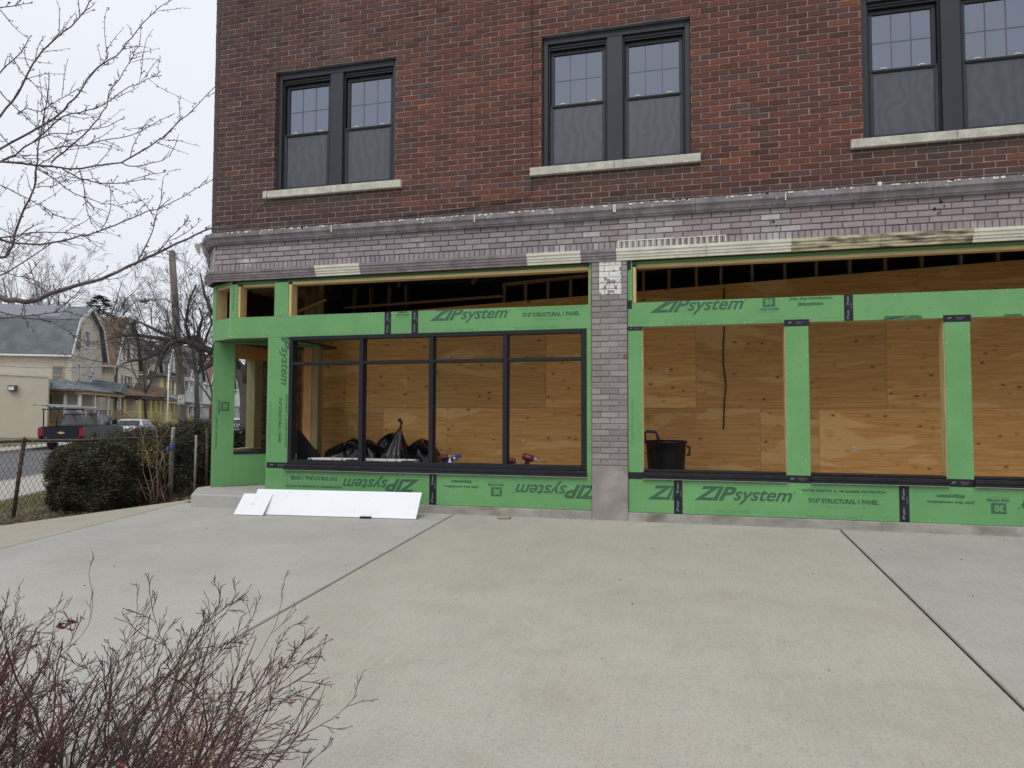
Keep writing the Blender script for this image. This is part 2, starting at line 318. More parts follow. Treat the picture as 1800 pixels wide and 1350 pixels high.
for a, b in WINX:                                  # brick reveals beside the windows
    for (x, u, o) in ((a, (0, 1, 0), (1, 0, 0)), (b, (0, -1, 0), (-1, 0, 0))):
        org = (x, 0.004, 0) if u[1] > 0 else (x, 0.116, 0)
        mb.xf = frame(org, u, o); bricks(mb, 0, 0.112, WZ0, WZ0+CH*24, [], redcol, depth=0.0035, jit=0.0008, cl=CL*.55)
    mb.xf = None
# angled corner and the return down the side street
mb.xf = frame((-5.1, 0, 0), (-0.707, 0.707, 0), (-0.707, -0.707, 0)); CORNL = 0.354
def revcol(x, z): return redcol(-5.1, z)
bricks(mb, 0.0, CORNL, Z0U, Z1U, [], revcol, cl=CL*.8); mb.box(0.004, CORNL-0.004, 0.0075, 0.30, Z0U, Z1U, mi=1)
mb.xf = frame((-5.35, 0.25, 0), (0, 1, 0), (-1, 0, 0))
bricks(mb, 0.0, 3.2, Z0U, Z1U, [], revcol); mb.box(0.02, 9.7, 0.0075, 0.25, Z0U, Z1U, mi=1)
mb.xf = None
mb.build('brick_wall', [M['brick'], M['mortar']], B)
# rest of the shell: back, right side, roof, side wall below
mb = MB(); mb.box(-5.08, XR, 9.7, 9.95, 0, Z1U); mb.box(XR+.003, XR+.3, -0.02, 9.95, 0, Z1U); mb.box(-5.09, XR-.01, .33, 9.69, Z1U-.2, Z1U-.02); mb.box(-5.34, -5.10, 1.95, 9.69, -0.3, 3.5)
mb.build('outer_shell', M['mortar'], B)
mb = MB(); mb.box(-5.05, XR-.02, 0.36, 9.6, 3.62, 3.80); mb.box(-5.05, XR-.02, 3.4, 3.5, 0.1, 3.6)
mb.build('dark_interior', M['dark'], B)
mb = MB(); mb.box(-5.05, XR-.02, 0.16, 3.39, 0.02, 0.14); mb.build('subfloor', M['floorin'], B)
# steel lintels over the window heads
for a, b in WINX:
    mb = MB(); mb.box(a-.0, b+.0, 0.004, 0.10, WZ1-.008, WZ1+.0); mb.build('window_lintel', M['cornice'], B)

# ---- upper windows
def sash(mb, x0, x1, z0, z1, y, w=0.042, t=0.035):
    mb.rbox(x0, x1, y, y+t, z1-w, z1, .003); mb.rbox(x0, x1, y, y+t, z0, z0+w*1.15, .003)
    mb.rbox(x0, x0+w, y, y+t, z0+w*1.15, z1-w, .003); mb.rbox(x1-w, x1, y, y+t, z0+w*1.15, z1-w, .003)
scr0 = mat('window_screen_plain', (0.070, 0.078, 0.094), (0.050, 0.057, 0.070), 0.45, 7, stretch=(1, 1, 0.8), detail=3, lo=0.42, hi=0.58)
scr, n_, l_ = newmat('window_screen')            # fine mesh with interference bands
o_ = n_.new('ShaderNodeOutputMaterial'); b_ = n_.new('ShaderNodeBsdfPrincipled'); l_.new(b_.outputs[0], o_.inputs[0]); b_.inputs['Roughness'].default_value = .4; b_.inputs['Specular IOR Level'].default_value = .6
t_ = n_.new('ShaderNodeTexCoord'); w_ = n_.new('ShaderNodeTexWave'); w_.inputs['Scale'].default_value = 2.6; w_.inputs['Distortion'].default_value = 9; w_.inputs['Detail'].default_value = 1.5; w_.inputs['Detail Scale'].default_value = 1.4; l_.new(t_.outputs['Object'], w_.inputs[0])
x_ = n_.new('ShaderNodeMix'); x_.data_type = 'RGBA'; x_.inputs[6].default_value = (.044, .050, .064, 1); x_.inputs[7].default_value = (.058, .066, .083, 1); l_.new(w_.outputs['Fac'], x_.inputs[0]); l_.new(x_.outputs[2], b_.inputs['Base Color'])
for wi, (a, b) in enumerate(WINX[:3]):
    lab = ['paired charcoal double-hung window nearest the street corner', 'paired charcoal double-hung window above the painted brick pier', 'paired charcoal double-hung window cut by the right edge of the picture'][wi]
    fr = MB(); cx = (a+b)/2; z0, z1 = WZ0, WZ1-0.008
    y = 0.060
    fr.rbox(a+.002, a+.062, y, y+.14, z0, z1); fr.rbox(b-.062, b-.002, y, y+.14, z0, z1)
    fr.rbox(a+.062, b-.062, y, y+.14, z1-.085, z1); fr.rbox(cx-.092, cx+.092, y+.002, y+.14, z0, z1-.085)
    fr.rbox(a+.062, cx-.092, y, y+.14, z0, z0+.03); fr.rbox(cx+.092, b-.062, y, y+.14, z0, z0+.03)
    fr.box(a+.01, b-.01, y+.1405, y+.16, z0, z1, col=(1, 1, 1))
    w = fr.build('window', M['winframe'], B, lab)
    for (p, q) in ((a+.062, cx-.092), (cx+.092, b-.062)):
        li = MB(); li.rbox(p+.001, p+.022, y+.03, y+.13, z0+.03, z1-.086); li.rbox(q-.022, q-.001, y+.03, y+.13, z0+.03, z1-.086); li.rbox(p+.022, q-.022, y+.028, y+.13, z1-.125, z1-.086); li.rbox(p+.022, q-.022, y+.034, y+.10, z1-.150, z1-.128)
        li.build('window_liner', M['black'], w)
        zm = z0+0.755
        us = MB(); sash(us, p+.024, q-.024, zm-.01, z1-.152, y+.075); us.build('upper_sash', M['winframe'], w)
        ls = MB(); sash(ls, p+.024, q-.024, z0+.034, zm+.035, y+.036, .036); ls.rbox(p+.040, q-.040, y+.026, y+.034, zm+.01, zm+.03); ls.build('lower_sash', M['winframe'], w)
        for lx in (p+.17, q-.17):
            lk = MB(); lk.tube([(lx-.035, y+.06, zm+.038), (lx-.02, y+.055, zm+.052), (lx+.02, y+.055, zm+.052), (lx+.035, y+.06, zm+.038)], .008, 6); lk.build('sash_lock', M['cream'], w)
        g = MB(); g.box(p+.06, q-.06, y+.095, y+.101, zm+.03, z1-.19); g.build('upper_pane', M['glass'], w)
        s_ = MB(); s_.box(p+.055, q-.055, y+.050, y+.054, z0+.068, zm-.004); s_.build('insect_screen', scr, w)
        x0, x1, za, zb = p+.066, q-.066, zm+.038, z1-.196
        gr = MB()
        for t in (1/3, 2/3): gr.box(x0+(x1-x0)*t-.006, x0+(x1-x0)*t+.006, y+.0925, y+.0948, za, zb)
        zc = (za+zb)/2
        for i in range(3): gr.box(x0+(x1-x0)*i/3+.007, x0+(x1-x0)*(i+1)/3-.007, y+.0925, y+.0948, zc-.006, zc+.006)
        gr.build('muntin_grid', M['muntin'], w)
    si = MB(); si.rbox(a-.137, cx-.002, -.052, .06, 4.028, 4.124, .006); si.rbox(cx+.002, b+.102, -.052, .06, 4.028, 4.124, .006); si.box(a, b, .0605, .2, 4.06, 4.1235)
    si.build('stone_sill', M['stone'], w)
# ---- cornice, painted brick fascia
prof = [(-.02, 3.445), (.055, 3.447), (.062, 3.462), (.075, 3.470), (.082, 3.490), (.092, 3.510), (.108, 3.525), (.114, 3.532), (.116, 3.585), (.108, 3.592), (-.02, 3.602)]
xs = [-5.10, -4.12, -3.28, -2.32, -1.40, -0.42, 0.262, 1.17, 2.10, 2.85, 3.53, 4.4, 5.3, 6.2, 7.1, 8.0, 8.9, XR]
mb = MB()
for i, (a, b) in enumerate(zip(xs, xs[1:])):
    dz = rng.uniform(-.003, .003); dy = rng.uniform(-.003, .003)
    mb.sweep([(p+dy, q+dz) for p, q in prof], (a+(.002 if i else 0), 0, 0), (b-.002, 0, 0))
for i in range(170):
    x = rng.uniform(-5.0, 6.5); w = rng.uniform(.006, .05); mb.box(x, x+w, -.119, -.113+rng.uniform(0, .004), 3.588-rng.uniform(.003, .022), 3.591, mi=1)
for x in (-1.40, .262, .28, 2.10, -3.3): mb.box(x, x+.012, -.119, -.10, 3.50, 3.588, mi=1)
mb.build('cornice', [M['cornice'], M['cream']], B)
mb = MB(); o = Vector((-.707, -.707, 0)); mb.sweep(prof, (-5.36, .26, 0), (-5.10, 0.0, 0), o); mb.sweep(prof, (-5.36, 6, 0), (-5.36, .26, 0), (-1, 0, 0))
mb.build('cornice_return', M['cornice'], B)
mb = MB(); mb.sweep([(-.0, 3.20), (.02, 3.24), (.05, 3.36), (.10, 3.43), (.12, 3.50), (.165, 3.54), (.165, 3.58), (-.0, 3.60)], (-5.37, .75, 0), (-5.37, .24, 0), (-1, 0, 0)); mb.build('broken_cornice_end', M['cornice'], B)
mb = MB(); mb.sweep([(.075, 3.40), (.105, 3.42), (.135, 3.48), (.14, 3.515), (.075, 3.52)], (-5.385, .185, 0), (-5.335, .135, 0), o); mb.build('pale_cornice_patch', M['stone'], B)
FZ0, FZ1 = 3.185, 3.52
def pcol(x, z):
    v = rng.uniform(0.86, 1.12)
    c = np.array([0.300, 0.262, 0.268])*v
    if rng.random() < .12: c *= np.array([0.84, 0.84, 0.88])
    if 0.0 < x < 4.6: c = c*np.array([1.03, .98, .97])
    for cx, w in ((0.62, .30), (2.03, .12), (1.9, .2), (-4.05, .05), (.05, .12), (-.4, .06)):
        if abs(x-cx) < w*rng.uniform(.6, 1.3): c = c*.6+np.array([.22, .22, .22])*rng.uniform(.5, 1.2)
    return tuple(c)
mb = MB(frame((0, -.015, 0), (1, 0, 0), (0, -1, 0)))
bricks(mb, -5.09, XR, FZ0, FZ0+5*CH, [], pcol, jit=.0022, j=.0095, bev=.004)
x = -5.09; sw = 0.0655
while x < XR:                                       # rowlock course standing on end
    c = pcol(x, 3.14)
    mb.rbox(x+.004, x+sw-.004, rng.uniform(-.004, .003), .03, 3.090, FZ0-.006, .004, col=c); x += sw
mb.box(-5.09, XR, .009, .27, 3.05, 3.58, mi=1)
mb.xf = frame((-5.09, -.015, 0), (-.707, .707, 0), (-.707, -.707, 0)); bricks(mb, 0, .36, 3.10, 3.10+5*CH, [], pcol, cl=CL*.85); mb.box(.01, .35, .009, .27, 3.0, 3.5, mi=1)
mb.xf = frame((-5.36, .24, 0), (0, 1, 0), (-1, 0, 0)); bricks(mb, 0, 1.7, 3.10, 3.10+5*CH, [], pcol); mb.box(.01, 6, .009, .2, 3.0, 3.5, mi=1)
mb.xf = None
mb.build('painted_brick_band', [M['pbrick'], M['pmortar']], B)
for x, w in ((-.35, .018), (-4.33, .0)):
    pass
# white mortar daubs where the rowlock course was repainted
mb = MB(); x = 0.31
while x < 1.55:
    mb.box(x-.005, x+.006, -.0225, -.010, 3.092+rng.uniform(0, .03), 3.178, col=(1, 1, 1)); x += sw
x = .30
while x < 1.5:
    mb.box(x, min(1.5, x+.21), -.021, -.010, 3.180, 3.1875+rng.uniform(0, .004)); x += .22
mb.build('cream_paint_daubs', M['cream'], B)
# moulding under the fascia, painted in lengths of different colour
mprof = [(-.01, 2.957), (.020, 2.957), (.024, 2.985), (.036, 2.990), (.038, 3.012), (.050, 3.018), (.053, 3.046), (.066, 3.054), (.070, 3.086), (-.01, 3.090)]
segs = [(-5.10, -3.548, 'mauve', 'mauve'), (-3.548, -2.922, 'cream', 'white'), (-2.922, -.76, 'mauve', 'mauve'), (-.76, -.12, 'cream', 'white'), (-.12, .29, 'mauve', 'mauve'), (.29, 1.28, 'cream', 'cream'), (1.283, 2.166, 'cream', 'cream'), (2.168, 3.04, 'dirty', 'yellowed and sooty'), (3.043, 3.89, 'dirty', 'yellowed and sooty'), (3.892, 5.1, 'cream', 'cream'), (5.102, XR, 'cream', 'cream')]
for a, b, mm, lb in segs:
    mb = MB(); n = max(1, int((b-a)/.6)); st = (b-a)/n
    for i in range(n):
        d = rng.uniform(-.002, .002); mb.sweep([(p+d, q+d) for p, q in mprof], (a+st*i+.0005, -.015, 0), (a+st*(i+1)-.0005, -.015, 0))
    mb.build('lintel_moulding', M[mm], B, lb+' length of the moulding above the storefront')
mb = MB(); mb.sweep(mprof, (-5.37, .255, 0), (-5.10, -.015, 0), o); mb.sweep(mprof, (-5.37, 4, 0), (-5.37, .255, 0), (-1, 0, 0)); mb.build('lintel_moulding', M['mauve'], B)

# ---- pier
PY = -.020
def piercol(x, z):
    c = np.array([0.275, 0.240, 0.243])*rng.uniform(.78, 1.15)
    return tuple(c)
mb = MB(frame((0, PY, 0), (1, 0, 0), (0, -1, 0))); z = .615; r = 0; PW = .41
while z < 2.94:
    a, b = z+.004, z+CH-.005; z += CH; zc = (a+b)/2
    cuts = [0, .2065, PW] if r % 2 else [0, .103, .31, PW]
    r += 1
    for p, q in zip(cuts, cuts[1:]):
        white = zc > 2.57 and p > .05 and q < .40
        if zc > 2.57:
            if p > 0: continue
            for (u, v, w) in ((0, .085, 0), (.0855, .205, 1), (.2055, .345, 1), (.3455, PW, 0)) if r % 2 else ((0, .085, 0), (.0855, .15, 1), (.1505, .345, 1), (.3455, PW, 0)):
                if v-u > .03: mb.rbox(u+.0025, v-.0025, rng.uniform(-.002, .002), .06, a-.002, b+.002, .003, col=(1, 1, 1) if w else piercol(u, zc), mi=2 if w else 0)
        else:
            mb.rbox(p+.004, q-.004, rng.uniform(-.003, .003), .06, a, b, .004, col=piercol(p, zc))
mb.box(.006, PW-.006, .0085, .32, .611, 2.95, mi=1)
for zz in (1.83,): mb.rbox(PW-.045, PW-.001, -.003, .02, zz, zz+.05, .003, col=(.24, .07, .045))
pier = mb.build('brick_pier', [M['pbrick'], M['mauve'], M['wpaint']], B, 'mauve painted brick pier with a white painted patch at its top')
mb = MB(); mb.rbox(0.002, PW-.002, PY-.012, .3, -.06, .61, .004); mb.build('pier_base', M['plinth'], pier)
mb = MB(frame((6.95, PY, 0), (1, 0, 0), (0, -1, 0))); bricks(mb, 0, PW, .02, .02+43*CH, [], piercol); mb.box(.006, PW-.006, .0085, .32, 0, 2.95, mi=1)
mb.build('brick_pier', [M['pbrick'], M['pmortar']], B)

# ---- foundation kerb
mb = MB()
for a, b in ((-4.27, -3.1), (-3.1, -.6), (-.6, -.0), (.41, 3.0), (3.0, 6.95), (7.36, XR)):
    mb.rbox(a+.0, b-.0, -.034, .16, -.1, .094+rng.uniform(-.001, .001), .006)
mb.build('foundation', M['found'], B)

# ---- printing
_tc = {}
def textgeo(s, bold=0.0, shear=0.0, space=1.0):
    k = (s, bold, shear, space)
    if k in _tc: return _tc[k]
    c = bpy.data.curves.new('t', 'FONT'); c.body = s; c.size = 1; c.offset = bold; c.shear = shear; c.space_character = space; c.resolution_u = 3
    c.fill_mode = 'FRONT'
    ob = bpy.data.objects.new('t', c); COL.objects.link(ob); dg = bpy.context.evaluated_depsgraph_get()
    me = ob.evaluated_get(dg).to_mesh(); v = np.array([q.co[:2] for q in me.vertices]) if len(me.vertices) else np.zeros((1, 2)); f = [tuple(p.vertices) for p in me.polygons]
    ob.evaluated_get(dg).to_mesh_clear(); bpy.data.objects.remove(ob); bpy.data.curves.remove(c)
    mn, mxx = v.min(0), v.max(0); _tc[k] = (v-mn, f, mxx-mn); return _tc[k]
def put(mb, s, x0, z0, w, h, rot=0.0, y=-.0012, mi=0, bold=.0, shear=0.0, clip=None):
    """s fitted in a w x h box whose lower left corner (in reading direction) is x0, z0, turned by rot degrees"""
    v, f, d = textgeo(s, bold, shear); ca, sa = cos(radians(rot)), sin(radians(rot))
    P = []
    for p in v:
        a = p[0]/d[0]*w; b = p[1]/d[1]*h; X = x0+a*ca-b*sa; Z = z0+a*sa+b*ca
        if clip: X = min(max(X, clip[0]), clip[1]); Z = min(max(Z, clip[2]), clip[3])
        P.append((X, y, Z))
    mb.add(P, f, mi=mi)
def zipsys(mb, x0, z0, w, rot=0, clip=None):          # the large brand line as printed on the sheets
    ca, sa = cos(radians(rot)), sin(radians(rot)); h = w*.150
    def loc(a, b): return x0+a*ca-b*sa, z0+a*sa+b*ca
    for s, a, b, ww, hh, bo, sh in (('ZIP', 0, 0, .43*w, h, .036, .42), ('system', .395*w, -.034*w, .58*w, h*1.06, .018, .38), ('®', .985*w, h*.62, .02*w, .02*w, 0, 0)):
        X, Z = loc(a, b); put(mb, s, X, Z, ww, hh, rot, bold=bo, shear=sh, clip=clip)
def struct1(mb, x0, z0, w, rot=0, wr=True, clip=None):
    ca, sa = cos(radians(rot)), sin(radians(rot))
    def loc(a, b): return x0+a*ca-b*sa, z0+a*sa+b*ca
    X, Z = loc(0, 0); put(mb, '7/16" STRUCTURAL 1 PANEL', X, Z, w*.84, w*.066, rot, bold=.05, clip=clip)
    X, Z = loc(w*.2, -w*.05); put(mb, '12-06-24 17:09 SL        1 : 504', X, Z, w*.5, w*.016, rot, mi=1, clip=clip)
    if wr:
        X, Z = loc(-.08*w, w*.145); put(mb, 'WATER-RESISTIVE  &  AIR BARRIER PROTECTION', X, Z, w, w*.036, rot, bold=.05, mi=0, clip=clip)
        X, Z = loc(-.08*w, w*.115); put(mb, '—'*26, X, Z, w, w*.004, rot, mi=1, clip=clip)
def thirty(mb, x0, z0, w, rot=0, below=True, clip=None):
    ca, sa = cos(radians(rot)), sin(radians(rot))
    def loc(a, b): return x0+a*ca-b*sa, z0+a*sa+b*ca
    def q(a, b, c, d, mi, y=-.001):
        P = [loc(a, c), loc(b, c), loc(b, d), loc(a, d)]
        if clip: P = [(min(max(X, clip[0]), clip[1]), min(max(Z, clip[2]), clip[3])) for X, Z in P]
        mb.add([(X, y, Z) for X, Z in P], [(0, 1, 2, 3)], mi=mi)
    q(0, w, 0, w*.8, 0)
    X, Z = loc(w*.16, w*.15); put(mb, '30', X, Z, w*.62, w*.5, rot, y=-.0024, mi=2, bold=.045, clip=clip)
    X, Z = loc(-.25*w, -w*.3); put(mb, 'YEAR SYSTEM', X, Z, w*1.5, w*.2, rot, bold=.05, clip=clip)
    X, Z = loc(-.25*w, -w*.48); put(mb, 'LIMITED WARRANTY', X, Z, w*1.5, w*.11, rot, mi=1, clip=clip)
def join(mb, x0, z0, w, rot=0, clip=None):
    ca, sa = cos(radians(rot)), sin(radians(rot))
    def loc(a, b): return x0+a*ca-b*sa, z0+a*sa+b*ca
    put(mb, 'Join the revolution.', x0, z0, w, w*.09, rot, bold=.045, clip=clip)
    X, Z = loc(w*.2, -w*.15); put(mb, '#zipsystem', X, Z, w*.58, w*.11, rot, bold=.045, clip=clip)
def dashes(mb, x0, x1, z, txt=(), vert=False):
    x = x0
    while x < x1-.03:
        if vert: mb.add([(z-.0012, -.001, x), (z+.0012, -.001, x), (z+.0012, -.001, x+.035), (z-.0012, -.001, x+.035)], [(0, 1, 2, 3)], mi=1)
        else: mb.add([(x, -.001, z-.0012), (x+.035, -.001, z-.0012), (x+.035, -.001, z+.0012), (x, -.001, z+.0012)], [(0, 1, 2, 3)], mi=1)
        x += .062
def ring(mb, x, z, r=.009, sq=False):
    n = 4 if sq else 8; v = []; f = []
    for i in range(n):
        a = 2*pi*i/n+pi/4
        for rr in (r, r*.6): v.append((x+rr*cos(a), -.001, z+rr*sin(a)))
    for i in range(n):
        j = (i+1) % n; f.append((2*i, 2*j, 2*j+1, 2*i+1))
    mb.add(v, f, mi=1)
def nails(mb, pts):
    for x, z in pts: mb.add([(x+.003*cos(a), -.0014, z+.003*sin(a)) for a in (0, 1.57, 3.14, 4.71)], [(0, 1, 2, 3)], mi=3)
INK = [M['ink'], M['inkthin'], M['green'], M['drip']]
def panel(x0, x1, z0, z1, name='sheathing_panel', th=.011, edge=True, y=0.0, lab=None):
    mb = MB(); mb.rbox(x0+.0015, x1-.0015, y, y+th, z0, z1, .0012); w, h = x1-x0, z1-z0
    if y == 0 and w > .05:                             # nail heads and the pale scratches round them
        pts = [(x0+.012+rng.uniform(0, .006), z0+.04+k*.155+rng.uniform(-.02, .02)) for k in range(int(h/.155))]+[(x1-.014, z0+.06+k*.16+rng.uniform(-.02, .02)) for k in range(int(h/.16))]
        pts += [(x0+.05+k*.2+rng.uniform(-.03, .03), zz+rng.uniform(-.006, .006)) for zz in (z0+.016, z1-.016) for k in range(int(w/.2))]
        for px_, pz_ in pts: r_ = rng.uniform(.0028, .0042); mb.add([(px_+r_*cos(a), -.0008, pz_+r_*sin(a)) for a in (0, 1.05, 2.09, 3.14, 4.19, 5.24)], [(0, 1, 2, 3, 4, 5)], mi=1)
        for k in range(int(w*h*14)):
            px_, pz_ = rng.uniform(x0+.02, x1-.02), rng.uniform(z0+.02, z1-.02); a = rng.uniform(0, 3.14); L = rng.uniform(.004, .03); t_ = .0012
            mb.add([(px_-L*cos(a), -.0006, pz_-L*sin(a)), (px_+t_, -.0006, pz_-t_), (px_+L*cos(a), -.0006, pz_+L*sin(a)), (px_-t_, -.0006, pz_+t_)], [(0, 1, 2, 3)], mi=2 if k % 3 else 1)
    return mb.build(name, [M['green'], M['wpaint'], M['inkthin']], B, lab)
def printed(p, fn):
    mb = MB(); fn(mb)
    if mb.v: mb.build('printed_lettering', INK, p)
def rings(mb, x0, x1, z, step=.105, jz=.004, sq=.15):
    x = x0
    while x < x1: ring(mb, x, z+rng.uniform(-jz, jz), .0085, rng.random() < sq); x += step
def tape(x0, x1, z0, z1, vert=True, txt=True):
    mb = MB(); w = x1-x0; h = z1-z0
    mb.rbox(x0, x1, -.0022, -.0002, z0, z1, .0006)
    if txt and vert:
        for zz in (z0+h*.06, z1-h*.4): put(mb, 'ZIP system', x0+w*.62, zz, min(h*.34, .12), w*.32, 90, y=-.003, mi=1, bold=.02, shear=.2)
        put(mb, 'FLASHING TAPE', x0+w*.86, z0+h*.5, min(h*.2, .07), w*.14, 90, y=-.003, mi=1)
    elif txt:
        put(mb, 'ZIP', x0+w*.14, z0+h*.45, w*.16, h*.22, 0, y=-.003, mi=1, bold=.03, shear=.3); put(mb, 'FLASHING TAPE', x0+w*.45, z0+h*.55, w*.32, h*.12, 0, y=-.003, mi=1)
        put(mb, 'system', x0+w*.5, z0+h*.3, w*.2, h*.16, 0, y=-.003, mi=1)
    return mb.build('seam_tape', [M['tape'], M['tapeprint']], B)
# left bay, band between transom and window
GB, MZ0, MZ1, HZ0, HZ1 = .097, 2.192, 2.469, 2.885, 2.957
p = panel(-4.82, -2.555, MZ0, MZ1); printed(p, lambda m: (rings(m, -4.78, -2.65, 2.222), rings(m, -4.70, -2.65, 2.452)))
p = panel(-2.555, -2.195, MZ0, MZ1); printed(p, lambda m: (rings(m, -2.48, -2.3, 2.452), thirty(m, -2.42, 2.45, .12, 0, clip=(-2.5, -2.26, MZ0, MZ1-.002))))
p = panel(-2.195, -.002, MZ0, MZ1)
cl = (-2.14, -.01, MZ0+.002, MZ1-.002)
printed(p, lambda m: (zipsys(m, -2.0, 2.335, 1.02, clip=cl), struct1(m, -.83, 2.345, .82, clip=(-2.1, -.01, MZ0, MZ1-.002)), dashes(m, -2.13, -1.8, 2.232), dashes(m, -1.4, -.95, 2.232), dashes(m, -.35, -.02, 2.228),
                      put(m, 'ROLL THE TAPE', -1.79, 2.205, .36, .028, 0, mi=1), put(m, 'PARA APLICAR USE EL RODILLO', -.93, 2.21, .56, .026, 0, mi=1)))
tape(-2.60, -2.512, MZ0, MZ1+.001); tape(-2.238, -2.150, MZ0, MZ1+.001)
p = panel(-4.252, -3.932, GB+.01, MZ0-.002, lab='upright green sheet left of the black window frame')
def vtext(m):
    ca = (-4.24, -3.935, .5, MZ0-.004)
    zipsys(m, -4.055, 2.40, .86, -90, clip=ca); struct1(m, -4.075, 1.40, .70, -90, clip=ca); dashes(m, 1.35, 2.15, -4.20, vert=True); dashes(m, .5, .78, -4.20, vert=True)
    put(m, 'PARA APLICAR USE EL RODILLO', -4.215, 1.33, .52, .03, -90, mi=1); rings(m, -4.22, -4.2, 2.165)
printed(p, vtext)
tape(-4.235, -3.90, .492, .566, vert=False)
p = panel(-3.9325, -1.94, GB, .492)
cl = (-4.2, -1.99, GB+.002, .48)
printed(p, lambda m: (zipsys(m, -2.11, .395, 1.06, 180, clip=cl), struct1(m, -3.22, .40, .80, 180, clip=cl)))
mb = MB(); mb.xf = None
p = panel(-1.94, -.002, GB, .492)
cl = (-1.88, -.005, GB+.002, .48)
printed(p, lambda m: (join(m, -1.36, .345, .44, 180, clip=cl), thirty(m, -1.07, .33, .135, 180, clip=cl), zipsys(m, .13, .385, 1.06, 180, clip=cl), rings(m, -1.8, -.1, .14)))
tape(-1.985, -1.892, GB, .49)
p = panel(-.062, -.003, .493, MZ0-.002); printed(p, lambda m: nails(m, [(-.012, .6+.13*i) for i in range(12)]))
p = panel(-.030, -.003, MZ1+.002, HZ1)
p = panel(-4.82, -.031, HZ0+.03, HZ1, y=.065)
p = panel(-4.17, -3.962, MZ1+.002, HZ0+.028); printed(p, lambda m: (nails(m, [(-3.985, 2.5+.11*i) for i in range(4)]+[(-4.14, 2.52+.15*i) for i in range(3)])))
mb = MB()
for x in (-4.14, -4.10, -4.06, -4.02): mb.prism([(x-.02, -.006), (x+.02, -.006), (x+.016, .0), (x-.012, 0)], 2.93+rng.uniform(0, .02), 2.957)
mb.build('membrane_scraps', M['tape'], B)
p = panel(-4.82, -4.722, MZ1+.002, HZ0+.028); printed(p, lambda m: (put(m, '7/16" STRUCTURAL', -4.80, 2.90, .34, .03, -90, bold=.02, clip=(-4.82, -4.72, 2.48, 2.9)), dashes(m, 2.5, 2.85, -4.735, vert=True)))
# the angled corner: band, head, return
def placed(mb, xf, name, mats, parent, lab=None): return mb
xc = frame((-4.82, 0, 0), (-.887, .462, 0), (-.462, -.887, 0)); CLn = .541
def cpanel(u0, u1, z0, z1, xf, name='sheathing_panel', th=.011):
    mb = MB(xf); mb.rbox(u0, u1, 0, th, z0, z1, .0012); return mb.build(name, M['green'], B)
mb = MB(xc); mb.box(-.004, .004, -.002, .012, MZ0, MZ1); mb.build('plywood_edge', M['lumber'], B)
cpanel(0.005, CLn, MZ0, MZ1, xc); cpanel(0.001, CLn, HZ0+.03, HZ1, xc); cpanel(.001, .03, MZ1+.001, HZ0+.028, xc); cpanel(CLn-.11, CLn, MZ1+.001, HZ0+.028, xc)
xr = frame((-5.30, .25, 0), (0, 1, 0), (-1, 0, 0))
cpanel(.012, 1.6, MZ0, MZ1, xr); cpanel(.012, 1.6, HZ0+.03, HZ1, xr); cpanel(.012, .1, MZ1+.001, HZ0+.028, xr)
mb = MB(xc); mb.box(.028, .066, .012, .15, MZ1, HZ0+.02); mb.box(CLn-.118, CLn-.08, .012, .15, MZ1, HZ0+.02); mb.build('lumber_stud', M['lumber'], B)
mb = MB(xc); mb.box(.02, CLn, .012, .15, HZ0-.004, HZ0+.034); mb.build('lumber_header', M['lumberh'], B)
# soffit of the recessed entry
sp = [(-4.815, .012), (-4.256, .012), (-4.256, 1.32), (-5.29, .46), (-5.29, .262)]
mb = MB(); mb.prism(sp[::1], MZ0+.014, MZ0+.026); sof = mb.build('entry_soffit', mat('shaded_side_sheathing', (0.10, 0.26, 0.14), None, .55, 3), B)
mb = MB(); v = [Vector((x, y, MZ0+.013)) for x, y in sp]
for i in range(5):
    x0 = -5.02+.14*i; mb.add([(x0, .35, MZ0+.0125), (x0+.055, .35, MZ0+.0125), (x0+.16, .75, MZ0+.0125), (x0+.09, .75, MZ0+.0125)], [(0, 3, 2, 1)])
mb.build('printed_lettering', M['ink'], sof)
mb = MB()
for a, b in zip(sp[:1]+sp[-1:], sp[-1:]+sp[-2:-1]): pass
mb.box(-4.80, -4.256, .012, .05, MZ0-.001, MZ0+.013); mb.xf = xc; mb.box(.01, CLn, .012, .05, MZ0-.001, MZ0+.013); mb.build('plywood_edge', M['lumberh'], B)
# recessed wall, set at an angle behind the front
xw = frame((-5.35, .40, 0), (1.1, .9, 0), (.9, -1.1, 0)); RL = 1.42
for (a, b, c, d, e_) in ((-.03, .256, .17, MZ0+.012, 1), (.257, RL, .17, .622, 1), (.257, RL, 2.186, MZ0+.012, 1)):
    mb = MB(xw); mb.rbox(a, b, 0, .011, c, d, .001); p = mb.build('sheathing_panel', M['green'], B)
    tx = MB(xw)
    if a < 0:
        for zz in (1.95, 1.68, 1.42, 1.16, .93, .70, .45): ring(tx, .02, zz); ring(tx, .19, zz+.02)
        thirty(tx, .085, 1.36, .13, -90, clip=(-.02, .25, .3, 2.1)); put(tx, 'Join the revolution.', .012, 1.14, .44, .035, -90, bold=.02); 
    elif d < 1:
        for uu in (.35, .5, .66): ring(tx, uu, .45); ring(tx, uu+.02, .25)
        for uu in np.arange(.12, .7, .1): tx.add([(uu, -.001, .172), (uu+.09, -.001, .172), (uu+.09, -.001, .185), (uu, -.001, .185)], [(0, 1, 2, 3)])
    if tx.v: tx.build('printed_lettering', INK, p)
mb = MB(xw); mb.rbox(.256, RL, -.008, .16, .623, .668, .003); mb.build('window_sill', M['sillmem'], B)
mb = MB(xw); mb.box(.05, .254, .013, .15, .18, 2.19); mb.build('lumber_stud', M['dark'], B)
